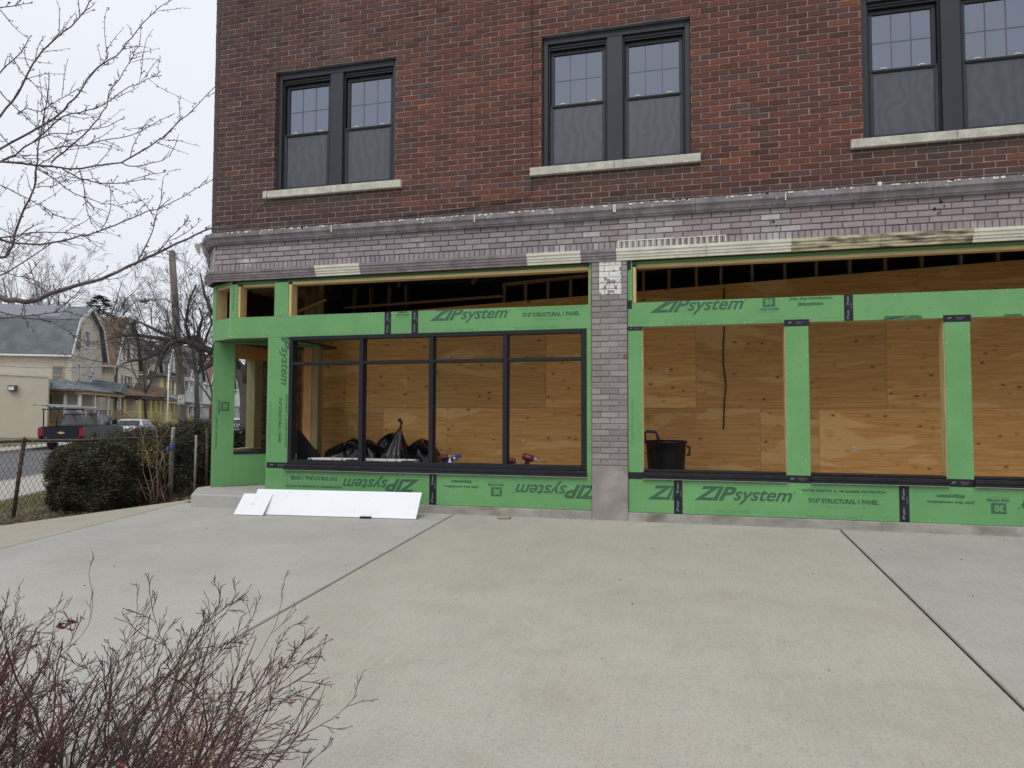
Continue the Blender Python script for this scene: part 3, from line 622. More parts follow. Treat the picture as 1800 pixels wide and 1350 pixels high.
# side street wall of that bay
mb = MB(); mb.box(-5.34, -5.20, 1.10, 1.285, .69, 2.18); mb.build('lumber_post', M['treated'], B, 'yellow-green timber post in the corner bay opening')
mb = MB(); mb.prism([(-5.34, .70), (-5.20, .78), (-5.20, 1.3), (-5.34, 1.3)], .670, .692); mb.build('lumber_sill', M['lumberh'], B)
mb = MB(); mb.box(-5.34, -5.24, .62, 1.9, .14, .668); mb.build('knee_wall', M['found'], B)
mb = MB(); mb.box(-5.335, -5.18, .62, 1.9, 2.0, 2.19); mb.build('timber_header', M['fir'], B)
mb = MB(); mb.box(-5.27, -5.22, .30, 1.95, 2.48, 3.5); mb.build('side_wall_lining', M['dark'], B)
mb = MB(); mb.box(-5.2, -4.3, .60, 1.9, 2.215, 2.26); mb.build('bay_ceiling', M['oldwood'], B)
mb = MB(frame((-5.30, 1.29, 0), (0, 1, 0), (1, 0, 0))); mb.xf = frame((-5.20, 1.64, 0), (0, -1, 0), (1, 0, 0))
bricks(mb, 0, .34, .67, .67+20*CH, [], lambda x, z: tuple(np.array([.17, .11, .10])*rng.uniform(.6, 1.5))); mb.box(.003, .34, .009, .13, .67, 2.0, mi=1)
mb.build('inner_brick_jamb', [M['brick'], M['mortar']], B)
mb = MB(); mb.box(-5.18, -5.06, 1.50, 1.56, .15, 2.0); mb.build('lumber_stud', M['fir'], B)
mb = MB(); mb.box(-5.34, -5.21, 1.645, 1.945, .0, 3.0); mb.build('side_wall', M['mortar'], B)

# ---- timber framing behind the sheathing
def lum(x0, x1, y0, y1, z0, z1, m='lumber', name='lumber_stud', lab=None):
    mb = MB(); mb.rbox(x0, x1, y0, y1, z0, z1, .003); return mb.build(name, M[m], B, lab)
FX = .012
lum(-4.73, -4.690, FX, .15, MZ1, HZ0); lum(-4.172, -4.14, FX, .15, MZ1, HZ0); lum(-3.975, -3.925, FX, .15, MZ1, HZ0, lab='pale lumber stud at the left end of the long transom opening'); lum(-.040, -.006, FX, .15, MZ1, HZ0)
lum(-4.69, -4.172, .055, .15, HZ0-.005, HZ0+.028, 'lumberh', 'lumber_header'); lum(-3.925, -.040, .03, .15, HZ0-.005, HZ0+.034, 'lumberh', 'lumber_header')
lum(-4.80, -.006, FX, .15, MZ1-.05, MZ1-.012, 'lumberh', 'lumber_plate'); lum(-4.25, -.006, FX, .15, MZ0+.0, MZ0+.05, 'lumberh', 'lumber_header')
lum(-4.251, -4.10, FX, .15, GB, MZ0, 'lumber'); lum(-4.25, -.006, FX, .15, GB+.03, .485, 'fir', 'knee_wall')
# right bay openings
RX = [(.41, .576), (2.096, 2.331), (3.626, 3.861), (5.156, 5.391), (6.70, 6.95)]
lum(.470, .505, FX, .15, MZ1, HZ0); lum(.51, 6.95, .055, .15, HZ0-.005, HZ0+.034, 'lumberh', 'lumber_header'); lum(.51, 6.95, FX, .15, MZ1-.05, MZ1-.012, 'lumberh', 'lumber_plate')
lum(.41, 6.95, FX, .15, MZ0, MZ0+.045, 'lumberh', 'lumber_header'); lum(.41, 6.95, FX, .15, GB+.03, .485, 'fir', 'knee_wall')
for i, (a, b) in enumerate(RX):
    lum(a+.002 if i else .415, b+.006, FX, .15, .49, MZ0-.001) if i == 0 else lum(a-.006, b-.004, FX, .15, .49, MZ0-.001)
def rpanel(a, b, z0, z1, fn=None, lab=None):
    p = panel(a, b, z0, z1, lab=lab)
    if fn: printed(p, fn)
rpanel(.411, .469, MZ1+.002, HZ1, lambda m: nails(m, [(.43, 2.55), (.43, 2.78)])); panel(.470, 6.95, HZ0+.03, HZ1, y=.065)
rpanel(.411, .572, .493, MZ0-.002, lambda m: (dashes(m, 1.3, 2.1, .475, vert=True), dashes(m, .55, .8, .475, vert=True), put(m, 'PARA APLICAR USE EL RODILLO', .447, 1.36, .52, .028, -90, mi=1), nails(m, [(.43, .7+.17*i) for i in range(8)])))
cl = (.42, 2.66, MZ0+.002, MZ1-.002)
rpanel(.411, 2.73, MZ0, MZ1, lambda m: (zipsys(m, .66, 2.345, 1.04, clip=cl), thirty(m, 1.87, 2.37, .13, clip=cl), join(m, 2.14, 2.425, .44, clip=cl), dashes(m, .45, .9, 2.232), dashes(m, 1.3, 1.75, 2.232),
       put(m, 'ROLL THE TAPE', .93, 2.203, .34, .028, 0, mi=1), put(m, 'PARA APLICAR USE EL RODILLO', 1.80, 2.203, .56, .026, 0, mi=1), dashes(m, 2.42, 2.65, 2.232)))
rpanel(2.73, 5.0, MZ0, MZ1, lambda m: (rings(m, 2.9, 4.9, 2.30, .2), rings(m, 3.0, 4.9, 2.46, .21), zipsys(m, 2.98, 2.075, 1.04, clip=(2.8, 4.9, MZ0+.002, 2.4)), thirty(m, 4.16, 2.085, .16, clip=(2.8, 4.9, MZ0+.001, 2.4)), nails(m, [(4.12, 2.26), (3.1, 2.40)])))
rpanel(5.0, 6.95, MZ0, MZ1)
tape(2.685, 2.773, MZ0, MZ1+.001)
for i, (a, b) in enumerate(RX[1:4]):
    rpanel(a, b, .493, MZ0-.002, lambda m, a=a: ([ring(m, a+.145, 2.02-.155*k, .009, k % 3 == 0) for k in range(10)], nails(m, [(a+.22, 1.98-.2*k) for k in range(7)]+[(a+.02, 1.9-.23*k) for k in range(6)])), lab=['green sheathed post nearest the brick pier', 'second green sheathed post from the pier', None][i])
    tape(a-.008, b+.008, 2.150, 2.222, vert=False); tape(a-.012, b+.020, .470, .550, vert=False)
tape(.413, .578, 2.150, 2.196, vert=False); tape(.411, .575, .468, .545, vert=False, txt=False); tape(.412, .46, 2.40, 2.50, vert=False, txt=False); tape(.412, .45, 2.85, 2.95, vert=False, txt=False)
cl = (.415, .92, GB+.002, .46)
rpanel(.411, .94, GB, .492, lambda m: (zipsys(m, .62, .245, 1.06, clip=cl), rings(m, .5, .9, .45, .19), dashes(m, .46, .85, .14)))
cl = (.98, 3.17, GB+.002, .47)
rpanel(.94, 3.22, GB, .492, lambda m: (zipsys(m, 1.13, .255, 1.04, clip=cl), struct1(m, 2.30, .262, .81, clip=cl), rings(m, 1.05, 3.1, .455, .17), dashes(m, 1.0, 1.35, .152), dashes(m, 1.72, 2.25, .150), dashes(m, 2.8, 3.12, .14),
       put(m, 'ROLL THE TAPE', 1.36, .128, .34, .028, 0, mi=1), put(m, 'PARA APLICAR USE EL RODILLO', 2.28, .112, .54, .026, 0, mi=1)))
cl = (3.27, 6.9, GB+.002, .47)
rpanel(3.22, 6.0, GB, .492, lambda m: (join(m, 3.86, .335, .44, 180, clip=cl), thirty(m, 4.135, .32, .135, 180, clip=cl), zipsys(m, 5.3, .385, 1.06, 180, clip=cl), rings(m, 3.5, 5.9, .14, .19)))
rpanel(6.0, 6.95, GB, .492)
tape(.912, 1.004, GB, .47); tape(3.172, 3.266, GB, .47)
for i, (a, b) in enumerate(((.576, 2.096), (2.331, 3.626), (3.861, 5.156), (5.391, 6.70))):
    mb = MB(); mb.rbox(a-.0, b+.0, -.030, .16, .500, .548, .006); mb.rbox(a+.0, b-.0, .02, .16, .549, .575, .004); mb.rbox(a-.006, b+.006, -.034, -.004, .478, .497, .003)
    s = mb.build('opening_sill', M['sillmem'], B); mb = MB(); mb.rbox(a-.006, b+.006, -.036, -.004, .4705, .4765, .001); mb.build('drip_edge', M['drip'], s)

# ---- black storefront frame in the left bay
fx0, fx1, fz0, fz1 = -3.932, -.063, .548, 2.190
FY0, FY1 = -.012, .10
mb = MB(); mb.rbox(fx0, fx0+.055, FY0, FY1, fz0, fz1); mb.rbox(fx1-.055, fx1, FY0, FY1, fz0, fz1)
mb.rbox(fx0+.055, fx1-.055, FY0, FY1, 2.142, fz1); mb.rbox(fx0+.055, fx1-.055, FY0, FY1, fz0, .603)
fr = mb.build('storefront_frame', M['black'], B, 'black metal window frame of four bays with a transom row')
mx_ = [fx0+.055, -2.937, -2.000, -1.062, fx1-.055]
for x in mx_[1:-1]:
    mb = MB(); mb.rbox(x, x+.055, FY0+.001, FY1, .6035, 2.1415); mb.build('mullion', M['black'], fr)
for a, b in zip([mx_[0]]+[x+.0555 for x in mx_[1:-1]], [x-.0005 for x in mx_[1:-1]]+[mx_[-1]]):
    mb = MB(); mb.rbox(a, b, FY0+.004, FY1-.005, 1.822, 1.862); mb.build('transom_bar', M['black'], fr)
    mb = MB(); st = [(a+.001, a+.012, 1.863, 2.141), (b-.012, b-.001, 1.863, 2.141), (a+.001, a+.012, .604, 1.821), (b-.012, b-.001, .604, 1.821)]
    for q in st: mb.box(q[0], q[1], .03, .06, q[2], q[3])
    mb.build('glazing_stop', M['black'], fr)
mb = MB(); mb.rbox(fx0-.02, fx1+.002, -.034, .12, .503, .546, .005); mb.rbox(fx0-.045, fx1+.002, -.040, -.002, .478, .501, .004); s = mb.build('opening_sill', M['sillmem'], B)
mb = MB(); mb.rbox(fx0-.045, fx1+.002, -.042, -.004, .470, .4765, .001); mb.build('drip_edge', M['drip'], s)

# ---- inside: temporary plywood wall, studs, ceiling joists, posts
def ply(x0, x1, z0, z1, y=2.2, top=None):
    x1 -= .003; z1 -= .004
    mb = MB()
    if top: mb.add([(x0, y, z0), (x1, y, z0), (x1, y, top[1]), (x0, y, top[0]), (x0, y+.015, z0), (x1, y+.015, z0), (x1, y+.015, top[1]), (x0, y+.015, top[0])], [(0, 1, 2, 3), (7, 6, 5, 4), (0, 4, 5, 1), (1, 5, 6, 2), (2, 6, 7, 3), (3, 7, 4, 0)])
    else: mb.box(x0, x1, y, y+.015, z0, z1)
    # sheets carry their own origin so that each shows another piece of grain
    return mb.build('plywood_sheet', M['ply'], B)
def topz(x): return 2.99+.0425*(x-.32)
for a, b in ((-5.2, -4.30), (-4.30, -3.218), (-3.218, -2.86), (-2.86, -.988), (-.988, 1.184), (1.184, 3.642), (3.642, 6.1), (6.1, 8.5)): ply(a, b, 1.298, 2.518)
for a, b in ((-5.2, -3.62), (-3.62, -2.55), (-2.55, -.40), (-.40, 2.04), (2.04, 2.795), (2.795, 5.23), (5.23, 8.5)): ply(a, b, .145, 1.297, y=2.2+rng.uniform(-.002, .002))
for a, b in ((-5.2, -3.5), (-3.5, -1.64), (-1.64, .324), (.324, 1.6), (1.6, 4.04), (4.04, 6.5), (6.5, 8.5)): ply(a, b, 2.519, 0, top=(topz(a), topz(b)))
x = -1.65+.355-.355
for x in (-1.655, -1.317, -.972, -.624, -.30, .13, .453, .818, 1.201, 1.538, 1.96, 2.39, 2.80, 3.22, 3.66, 4.10, 4.56, 4.99, 5.4, 5.8):
    zt = 3.17+.06*(x+1.65) if x < 1.3 else 3.60
    mb = MB(); mb.box(x-.02, x+.02, 2.225, 2.31, topz(x)-.2, zt); mb.build('wall_stud', M['stud'], B)
mb = MB(); mb.add([(-1.68, 2.22, 3.172), (1.22, 2.22, 3.35), (1.22, 2.32, 3.35), (-1.68, 2.32, 3.172), (-1.68, 2.22, 3.212), (1.22, 2.22, 3.39), (1.22, 2.32, 3.39), (-1.68, 2.32, 3.212)], [(0, 3, 2, 1), (4, 5, 6, 7), (0, 1, 5, 4), (1, 2, 6, 5), (2, 3, 7, 6), (3, 0, 4, 7)])
mb.build('wall_plate', M['stud'], B)
mb = MB(); mb.add([(-4.3, 2.10, 2.90), (-1.66, 2.10, 2.985), (-1.66, 2.19, 2.985), (-4.3, 2.19, 2.90), (-4.3, 2.10, 2.925), (-1.66, 2.10, 3.01), (-1.66, 2.19, 3.01), (-4.3, 2.19, 2.925)], [(0, 3, 2, 1), (4, 5, 6, 7), (0, 1, 5, 4), (1, 2, 6, 5), (2, 3, 7, 6), (3, 0, 4, 7)])
mb.build('wall_plate', M['stud'], B)
for x in (-4.35, -4.05, -3.72, -3.42):
    mb = MB(); mb.box(x, x+.045, 2.5, 2.59, 2.5, 3.3); mb.build('wall_stud', M['stud'], B)
for i in range(12):                                  # ceiling joists run along the front
    y = .42+.24*i; mb = MB(); mb.box(-5.0, 8.6, y, y+.045, 3.42-.0, 3.60); mb.build('ceiling_joist', M['oldwood'], B)
mb = MB(); mb.box(-5.04, 8.6, .36, 3.3, 3.601, 3.615); mb.build('ceiling_boards', M['oldwood'], B)
mb = MB(); mb.box(-4.9, 8.5, .17, .35, 3.0, 3.6); mb.build('steel_beam', M['oldwood'], B)
mb = MB(); mb.tube([(-2.9, 1.1, 3.45), (-2.9, 1.1, 3.0)], .02, 8); mb.build('hanging_pipe', M['oldwood'], B)
mb = MB(); mb.add([(-1.95, 1.5, 3.08), (-1.5, 1.0, 3.40), (-1.5, 1.12, 3.40), (-1.95, 1.62, 3.08), (-1.95, 1.5, 3.24), (-1.5, 1.0, 3.56), (-1.5, 1.12, 3.56), (-1.95, 1.62, 3.24)], [(0, 3, 2, 1), (4, 5, 6, 7), (0, 1, 5, 4), (1, 2, 6, 5), (2, 3, 7, 6), (3, 0, 4, 7)])
mb.build('brace', M['oldwood'], B)
lum(-4.635, -4.495, 1.50, 1.64, .14, 3.4, 'fir', 'lumber_post', 'orange fir post just inside the black window frame'); lum(-4.49, -4.385, 1.502, 1.64, .14, 3.4, 'treated', 'lumber_post', 'greenish post just inside the black window frame')
for k in range(4):
    mb = MB(); mb.box(-5.0, -4.3, .5+.22*k, .54+.22*k, 2.93, 3.08); mb.build('ceiling_joist', M['stud'], B)
mb = MB(); mb.add([(-4.9, 1.0, 2.55), (-4.86, 1.0, 2.55), (-4.3, 1.5, 2.95), (-4.34, 1.5, 2.95), (-4.9, 1.1, 2.55), (-4.86, 1.1, 2.55), (-4.3, 1.6, 2.95), (-4.34, 1.6, 2.95)], [(0, 1, 2, 3), (7, 6, 5, 4), (0, 4, 5, 1), (1, 5, 6, 2), (2, 6, 7, 3), (3, 7, 4, 0)]); mb.build('brace', M['lumber'], B)
# cable stapled on the brick
mb = MB(); pts = [(-.715+.004*sin(z*5), -.010, z) for z in np.arange(8.6, 3.83, -.12)]+[(-.72, -.012, 3.80), (-.80, -.012, 3.77), (-1.1, -.013, 3.735), (-1.8, -.014, 3.69), (-2.4, -.013, 3.665), (-3.2, -.012, 3.64)]
mb.tube(pts, .0045, 6); mb.build('wall_cable', M['tape'], B)
mb = MB(); mb.rbox(3.03, 3.07, -.035, .0, 3.605, 3.65, .004); mb.build('cable_clip', M['cream'], B)
for x, z in ((1.99, 3.30), (3.62, 3.40), (3.56, 3.33)):   # old sign anchors
    mb = MB(); mb.tube([(x, -.018, z), (x, -.024, z)], .014, 10); mb.tube([(x+.03, -.018, z-.05), (x+.03, -.03, z-.05)], .008, 8); mb.build('old_sign_anchor', M['dark'], B)

# ---- loose things inside
mb = MB(); mb.tube([(1.573, 2.185, 2.98), (1.575, 2.185, 2.44), (1.555, 2.18, 2.10), (1.556, 2.182, 1.9), (1.59, 2.18, 1.62), (1.565, 2.183, 1.4), (1.548, 2.18, .995)], .009, 8)
mb.build('hanging_cable', M['tape'], None, 'black cable hanging down the plywood in the opening right of the pier', 'cable')
for (x, z, w, lb) in ((-1.318, .792, .05, 'small white paper sticker on the plywood seen through the black frame'), (3.226, .748, .05, 'small white sticker low on the plywood between the two green posts'), (.793, 1.827, .045, 'small grey sticker on the plywood close to the brick pier')):
    mb = MB(); mb.box(x-w/2, x+w/2, 2.1955, 2.1965, z-w/2, z+w/2); mb.box(x-w/3, x+w/3, 2.195, 2.1954, z-w/8, z+w/10, mi=1)
    mb.build('sticker', [M['wpaint'], M['found']], None, lb, 'sticker')
plastic = mat('black_bin_plastic', (.006, .0065, .008), (.011, .012, .014), .45, 6, .3, 12, spec=.3)
bagm = mat('black_bag_film', (.004, .004, .006), (.007, .007, .009), .22, 5, .6, 6, bdist=.03, detail=2)
def blob(name, c, r, seed, label, tie=None, group=None):      # a slumped, creased bin bag
    rg = random.Random(seed); nu, nv = 40, 26; v = []; f = []; ph = [rg.uniform(0, 6.28) for _ in range(12)]; t0 = Vector(tie) if tie else None
    for j in range(nv+1):
        th = pi*j/nv
        for i in range(nu):
            a = 2*pi*i/nu; d = Vector((sin(th)*cos(a), sin(th)*sin(a), cos(th)))
            k = 1+.10*sin(3*a+ph[0]+2*d.z)+.08*sin(5*a+ph[1]-3*d.z)+.055*sin(9*a+ph[2]+5*d.z)*sin(th)+.05*abs(sin(7*d.z+ph[3]+4*a))+.035*sin(15*a+ph[4]+9*d.z)*sin(th)
            p = Vector((d.x*r[0]*k, d.y*r[1]*k, d.z*r[2]*(1+.08*sin(2*a+ph[5]))))
            if tie and d.z > .3:
                w = ((d.z-.3)/.7)**1.4; p = p.lerp(Vector((tie[0], tie[1], tie[2])), w)
            p.z = max(p.z, -r[2]*.92); v.append(tuple(Vector(c)+p))
    for j in range(nv):
        for i in range(nu): q = (i+1) % nu; f.append((j*nu+i, (j+1)*nu+i, (j+1)*nu+q, j*nu+q))
    mb = MB(); mb.add(v, f, smooth=True)
    if tie: T = Vector(c)+t0; mb.tube([T-Vector((0, 0, .05)), T, T+Vector((.015, 0, .04)), T+Vector((-.03, 0, .09))], [.018, .012, .022, .03], 8)
    return mb.build(name, bagm, None, label, 'trash bag', group, loc=c)
G_ = 'black trash bags heaped inside the left window'
def ledge(n, x0, x1, z=.14):
    pass
blob('trash_bag', (-4.02, 1.70, .44), (.34, .26, .30), 1, 'low black trash bag at the left end of the heap beside the greenish post', None, G_)
blob('trash_bag', (-3.62, 1.65, .45), (.32, .27, .34), 2, 'rounded black trash bag in the middle of the heap, left of the first mullion', None, G_)
blob('trash_bag', (-3.33, 1.90, .50), (.24, .22, .38), 3, 'black trash bag partly hidden behind the first mullion', None, G_)
blob('trash_bag', (-3.08, 1.48, .47), (.22, .22, .34), 4, 'upright black trash bag twisted to a tall point, right of the first mullion', (.07, 0, .56), G_)
blob('trash_bag', (-2.80, 1.78, .46), (.27, .25, .34), 5, 'folded black trash bag at the right end of the heap', None, G_)
blob('trash_bag', (-3.98, 1.90, .72), (.13, .11, .10), 6, 'small crumpled black bag on top of the heap by the greenish post', None, G_)
# black sheet leaning in the left jamb
mb = MB(); mb.add([(-4.02, .35, .52), (-3.60, .35, .52), (-4.02, .35, .98), (-4.02, .42, .52), (-3.60, .42, .52), (-4.02, .42, .98)], [(0, 1, 2), (5, 4, 3), (0, 3, 4, 1), (1, 4, 5, 2), (2, 5, 3, 0)])
mb.box(-4.02, -3.57, .34, .44, .487, .519); mb.build('black_bracket', M['black'], None, 'black triangular bracket standing in the left jamb of the black window frame', 'bracket')
# two flat white cartons on the inner ledge
def carton(x0, x1, lab, prn=True):
    e_ = empty('flat_carton', ((x0+x1)/2, .30, .487), 0, lab, 'carton', 'flat white cartons on the window ledge'); w = (x1-x0)/2
    mb = MB(); mb.rbox(-w, w, -.10, .10, 0, .128, .002); mb.build('box', M['wpaint'], e_)
    mb = MB(); mb.box(w-.16, w-.001, -.1012, -.1003, .004, .122); mb.box(-w+.02, -w+.06, -.1012, -.1003, .095, .12); mb.box(-w+.12, w*.1, -.1012, -.1003, .082, .104); mb.build('print', M['tape'], e_)
    mb = MB(); mb.tube([(w-.30, -.102, .07), (w-.27, -.102, .115), (w-.24, -.102, .07)], .004, 4); mb.build('logo', M['dirty'], e_)
carton(-3.76, -3.05, 'flat white carton lying on the ledge left of the first mullion'); carton(-3.02, -2.28, 'flat white carton with a black printed end right of the first mullion')
lum(-4.1, -.2, .151, .42, .45, .486, 'lumberh', 'inner_ledge')
# trash can
tcn = empty('trash_can', (.79, 1.22, .14), 0, 'black plastic trash can with a raised lid handle just right of the brick pier', 'trash can'); tcn.scale = (.86, .86, .94)
mb = MB(); ang = [2*pi*i/32 for i in range(32)]
prof_ = [(.0, .235), (.03, .24), (.35, .265), (.60, .285), (.72, .292), (.735, .312), (.765, .314), (.77, .29), (.72, .275), (.1, .22)]
v = [(r*cos(a), r*sin(a), z) for z, r in prof_ for a in ang]; f = [(j*32+i, j*32+(i+1) % 32, (j+1)*32+(i+1) % 32, (j+1)*32+i) for j in range(len(prof_)-1) for i in range(32)]+[tuple(range(31, -1, -1)), tuple(range(9*32, 10*32))]
mb.add(v, f, smooth=True); mb.tube([(-.3, -.02, .60), (-.345, -.02, .60), (-.345, -.02, .72), (-.30, -.02, .74)], .014, 8); mb.tube([(.3, -.04, .58), (.34, -.04, .58), (.345, -.04, .68), (.30, -.04, .70)], .016, 8); mb.build('bin', plastic, tcn)
mb = MB(); mb.tube([(-.30, -.05, .74), (-.315, -.05, .86), (-.27, -.05, .895), (-.16, -.05, .89), (-.13, -.05, .86), (-.10, -.05, .76)], .022, 8); mb.build('lid_handle', mat('grey_plastic', (.05, .05, .055), None, .45, 4), tcn)
# blue level, red tools on the ledge
Y_ = .28
e_ = empty('spirit_level', (-1.82, Y_, .50), 0, 'blue spirit level propped at a slant on the ledge behind the black frame', 'spirit level')
mb = MB(Matrix.Rotation(-radians(27), 4, 'Y')); mb.rbox(-.04, .21, -.012, .012, .075, .125, .003); mb.build('bar', mat('blue_anodised', (.016, .045, .22), None, .35, 5), e_)
mb = MB(Matrix.Rotation(-radians(27), 4, 'Y')); mb.tube([(.12, -.0135, .10), (.12, -.016, .10)], .015, 12); mb.build('vial', M['wpaint'], e_)
red = mat('red_plastic', (.13, .014, .02), (.08, .010, .014), .45, 9)
def tool(x, lab, s=1.0, rot=0.3, y=Y_):
    e_ = empty('power_drill', (x, y, .487), 0, lab, 'power tool')
    mb = MB(Matrix.Rotation(rot, 4, 'Y') @ Matrix.Scale(s, 4)); mb.rbox(-.05, .05, -.03, .03, 0, .045, .008); mb.rbox(-.022, .02, -.02, .02, .046, .12, .006); mb.build('handle_and_battery', M['tape'], e_)
    mb = MB(Matrix.Rotation(rot, 4, 'Y') @ Matrix.Scale(s, 4)); mb.tube([(-.06, 0, .15), (-.05, 0, .15), (.04, 0, .15), (.055, 0, .15)], [.02, .034, .034, .02], 12); mb.build('motor_body', red, e_)
    mb = MB(Matrix.Rotation(rot, 4, 'Y') @ Matrix.Scale(s, 4)); mb.tube([(.056, 0, .15), (.085, 0, .15), (.10, 0, .15), (.14, 0, .15)], [.018, .014, .005, .004], 10); mb.build('chuck', M['drip'], e_)
tool(-1.87, 'small red power tool on the ledge beside the blue level', 1.1, -.2); tool(-1.06, 'red power tool half hidden behind the third mullion', .95, .2, .32); tool(-.86, 'red and black power drill on the ledge right of the third mullion', 1.25, .25)
mb = MB(); mb.tube([(-1.80, .22, .487), (-1.80, .22, .60), (-1.80, .22, .62), (-1.80, .22, .65)], [.022, .022, .010, .009], 12); mb.build('white_bottle', M['wpaint'], None, 'tiny white bottle standing in front of the blue level', 'bottle')
# ================================================================ ground
DX, DY, NX, NY = -.45, .893, .893, .45               # street runs along D, N points from the far houses to us
def P(n, s, z=0.0): return (n*NX+s*DX, n*NY+s*DY, z)
def concrete(name, c1, c2, stain, broom=0.0):
    m, n, l = newmat(name)
    o = n.new('ShaderNodeOutputMaterial'); b = n.new('ShaderNodeBsdfPrincipled'); l.new(b.outputs[0], o.inputs[0]); b.inputs['Roughness'].default_value = .9; b.inputs['Specular IOR Level'].default_value = .3
    t = n.new('ShaderNodeTexCoord')
    def nz(s, st=(1, 1, 1), d=6):
        mp_ = n.new('ShaderNodeMapping'); mp_.inputs['Scale'].default_value = st; l.new(t.outputs['Object'], mp_.inputs[0])
        z = n.new('ShaderNodeTexNoise'); z.inputs['Scale'].default_value = s; z.inputs['Detail'].default_value = d; z.inputs['Roughness'].default_value = .62; l.new(mp_.outputs[0], z.inputs[0]); return z.outputs['Fac']
    def rg(v, a, c, lo=0, hi=1):
        r = n.new('ShaderNodeMapRange'); r.inputs['From Min'].default_value = a; r.inputs['From Max'].default_value = c; r.inputs['To Min'].default_value = lo; r.inputs['To Max'].default_value = hi; l.new(v, r.inputs['Value']); return r.outputs[0]
    def mx2(f, a, c):
        x = n.new('ShaderNodeMix'); x.data_type = 'RGBA'; l.new(f, x.inputs[0])
        for k_, q in ((6, a), (7, c)):
            if isinstance(q, tuple): x.inputs[k_].default_value = (*q, 1)
            else: l.new(q, x.inputs[k_])
        return x.outputs[2]
    c = mx2(rg(nz(1.1), .3, .7), c2, c1)
    c = mx2(rg(nz(3.2, d=9), .50, .76, 0, .34), c, stain)
    c = mx2(rg(nz(.55, d=4), .55, .75, 0, .14), c, tuple(x*1.05 for x in stain))
    c = mx2(rg(nz(9, d=4), .68, .78, 0, .22), c, tuple(x*.8 for x in stain))
    c = mx2(rg(nz(80, (1, 1, 1), 4), .48, .70, 0, .6), c, tuple(x*.62 for x in c2))
    c = mx2(rg(nz(.9, d=3), .60, .78, 0, .20), c, (.46, .36, .27))
    c = mx2(rg(nz(55, (1, .035, 1), 3), .46, .72, 0, .20+broom), c, tuple(x*.72 for x in c1))
    c = mx2(rg(nz(60, (1, .03, 1), 2), .50, .75, 0, .16), c, tuple(min(1, x*1.22) for x in c1))
    l.new(c, b.inputs['Base Color'])
    bu = n.new('ShaderNodeBump'); bu.inputs['Strength'].default_value = .7; bu.inputs['Distance'].default_value = .003; l.new(nz(120, (1, .4, 1), 3), bu.inputs['Height']); l.new(bu.outputs[0], b.inputs['Normal'])
    return m
CA = concrete('slab_grey', (.465, .450, .408), (.39, .375, .335), (.30, .28, .24))
CB = concrete('slab_buff', (.455, .432, .368), (.38, .357, .300), (.30, .27, .21))
CC = concrete('slab_grey_right', (.430, .413, .365), (.36, .343, .300), (.26, .25, .215))
CD = concrete('walk_buff', (.46, .42, .33), (.37, .34, .27), (.27, .25, .19))
zf = lambda x, y: .0488*y
def slab(name, poly, m, b=.012):
    mb = MB(); n = len(poly); cx = sum(p[0] for p in poly)/n; cy = sum(p[1] for p in poly)/n
    ins = []
    for x, y in poly:
        d = math.hypot(x-cx, y-cy); ins.append((x-(x-cx)/d*b, y-(y-cy)/d*b))
    V = [(x, y, zf(x, y)-.15) for x, y in poly]+[(x, y, zf(x, y)-.008) for x, y in poly]+[(x, y, zf(x, y)) for x, y in ins]
    Fs = [tuple(range(2*n, 3*n))]+[(k*n+i, k*n+(i+1) % n, (k+1)*n+(i+1) % n, (k+1)*n+i) for k in (0, 1) for i in range(n)]
    mb.add(V, Fs); return mb.build(name, m, None, kind='structure')
g_ = .011; YB = -6.35
slab('concrete_apron_slab', [(-5.40+g_, -2.60), (-5.40+g_, -9.5), (-1.654-g_, -9.5+3.1), (-1.654-g_, .02), (-5.50+g_, .02)][::1], CA)
slab('concrete_apron_slab', [(-1.654+g_, YB), (2.604-g_, YB), (2.604-g_, .02), (-1.654+g_, .02)], CB)
slab('concrete_apron_slab', [(2.604+g_, YB), (6.86-g_, YB), (6.86-g_, .02), (2.604+g_, .02)], CC)
slab('concrete_apron_slab', [(6.86+g_, YB), (11.1-g_, YB), (11.1-g_, .02), (6.86+g_, .02)], CA)
slab('concrete_walk', [(-7.75, -4.45), (-9.5, -9.5), (-5.40-g_, -9.5), (-5.40-g_, -2.6), (-5.50-g_, .3), (-5.55, .3)], CD)
mb = MB()
for x in (-1.654, 2.604, 6.86): mb.box(x-g_-.012, x+g_+.012, -6.2, .0, -.45, 0); 
for i, q in enumerate(mb.v): mb.v[i] = (q[0], q[1], zf(q[0], q[1])-.014 if q[2] > -.1 else q[2])
mb.build('joint_filler', mat('joint_filler', (.03, .025, .02), (.055, .045, .03), .95, 30), None, kind='structure')
# step at the corner
stp = empty('entry_step', (-4.9, .2, 0), 0, 'low concrete step at the building corner behind the white boards', 'step')
fnd = concrete('step_concrete', (.43, .425, .39), (.36, .355, .33), (.29, .285, .26))
mb = MB(); poly = [(-5.16, -.26), (-4.0, -.26), (-4.0, -.036), (-4.28, -.036), (-4.28, 1.4), (-5.32, 1.4), (-5.56, .34)]
def stepz(x, y): return 0
n = len(poly); V = [(x, y, zf(x, y)-.1) for x, y in poly]+[(x, y, .142+.02*(y+.26)) for x, y in poly]
cx, cy = -4.75, .4
V2 = [(x+(cx-x)*.02, y+(cy-y)*.02, .155+.02*(y+.26)) for x, y in poly]
mb.add([(a+4.9, b-.2, c) for a, b, c in V+V2], [tuple(range(2*n, 3*n))]+[(k*n+i, k*n+(i+1) % n, (k+1)*n+(i+1) % n, (k+1)*n+i) for k in (0, 1) for i in range(n)])
mb.build('step_block', fnd, stp)
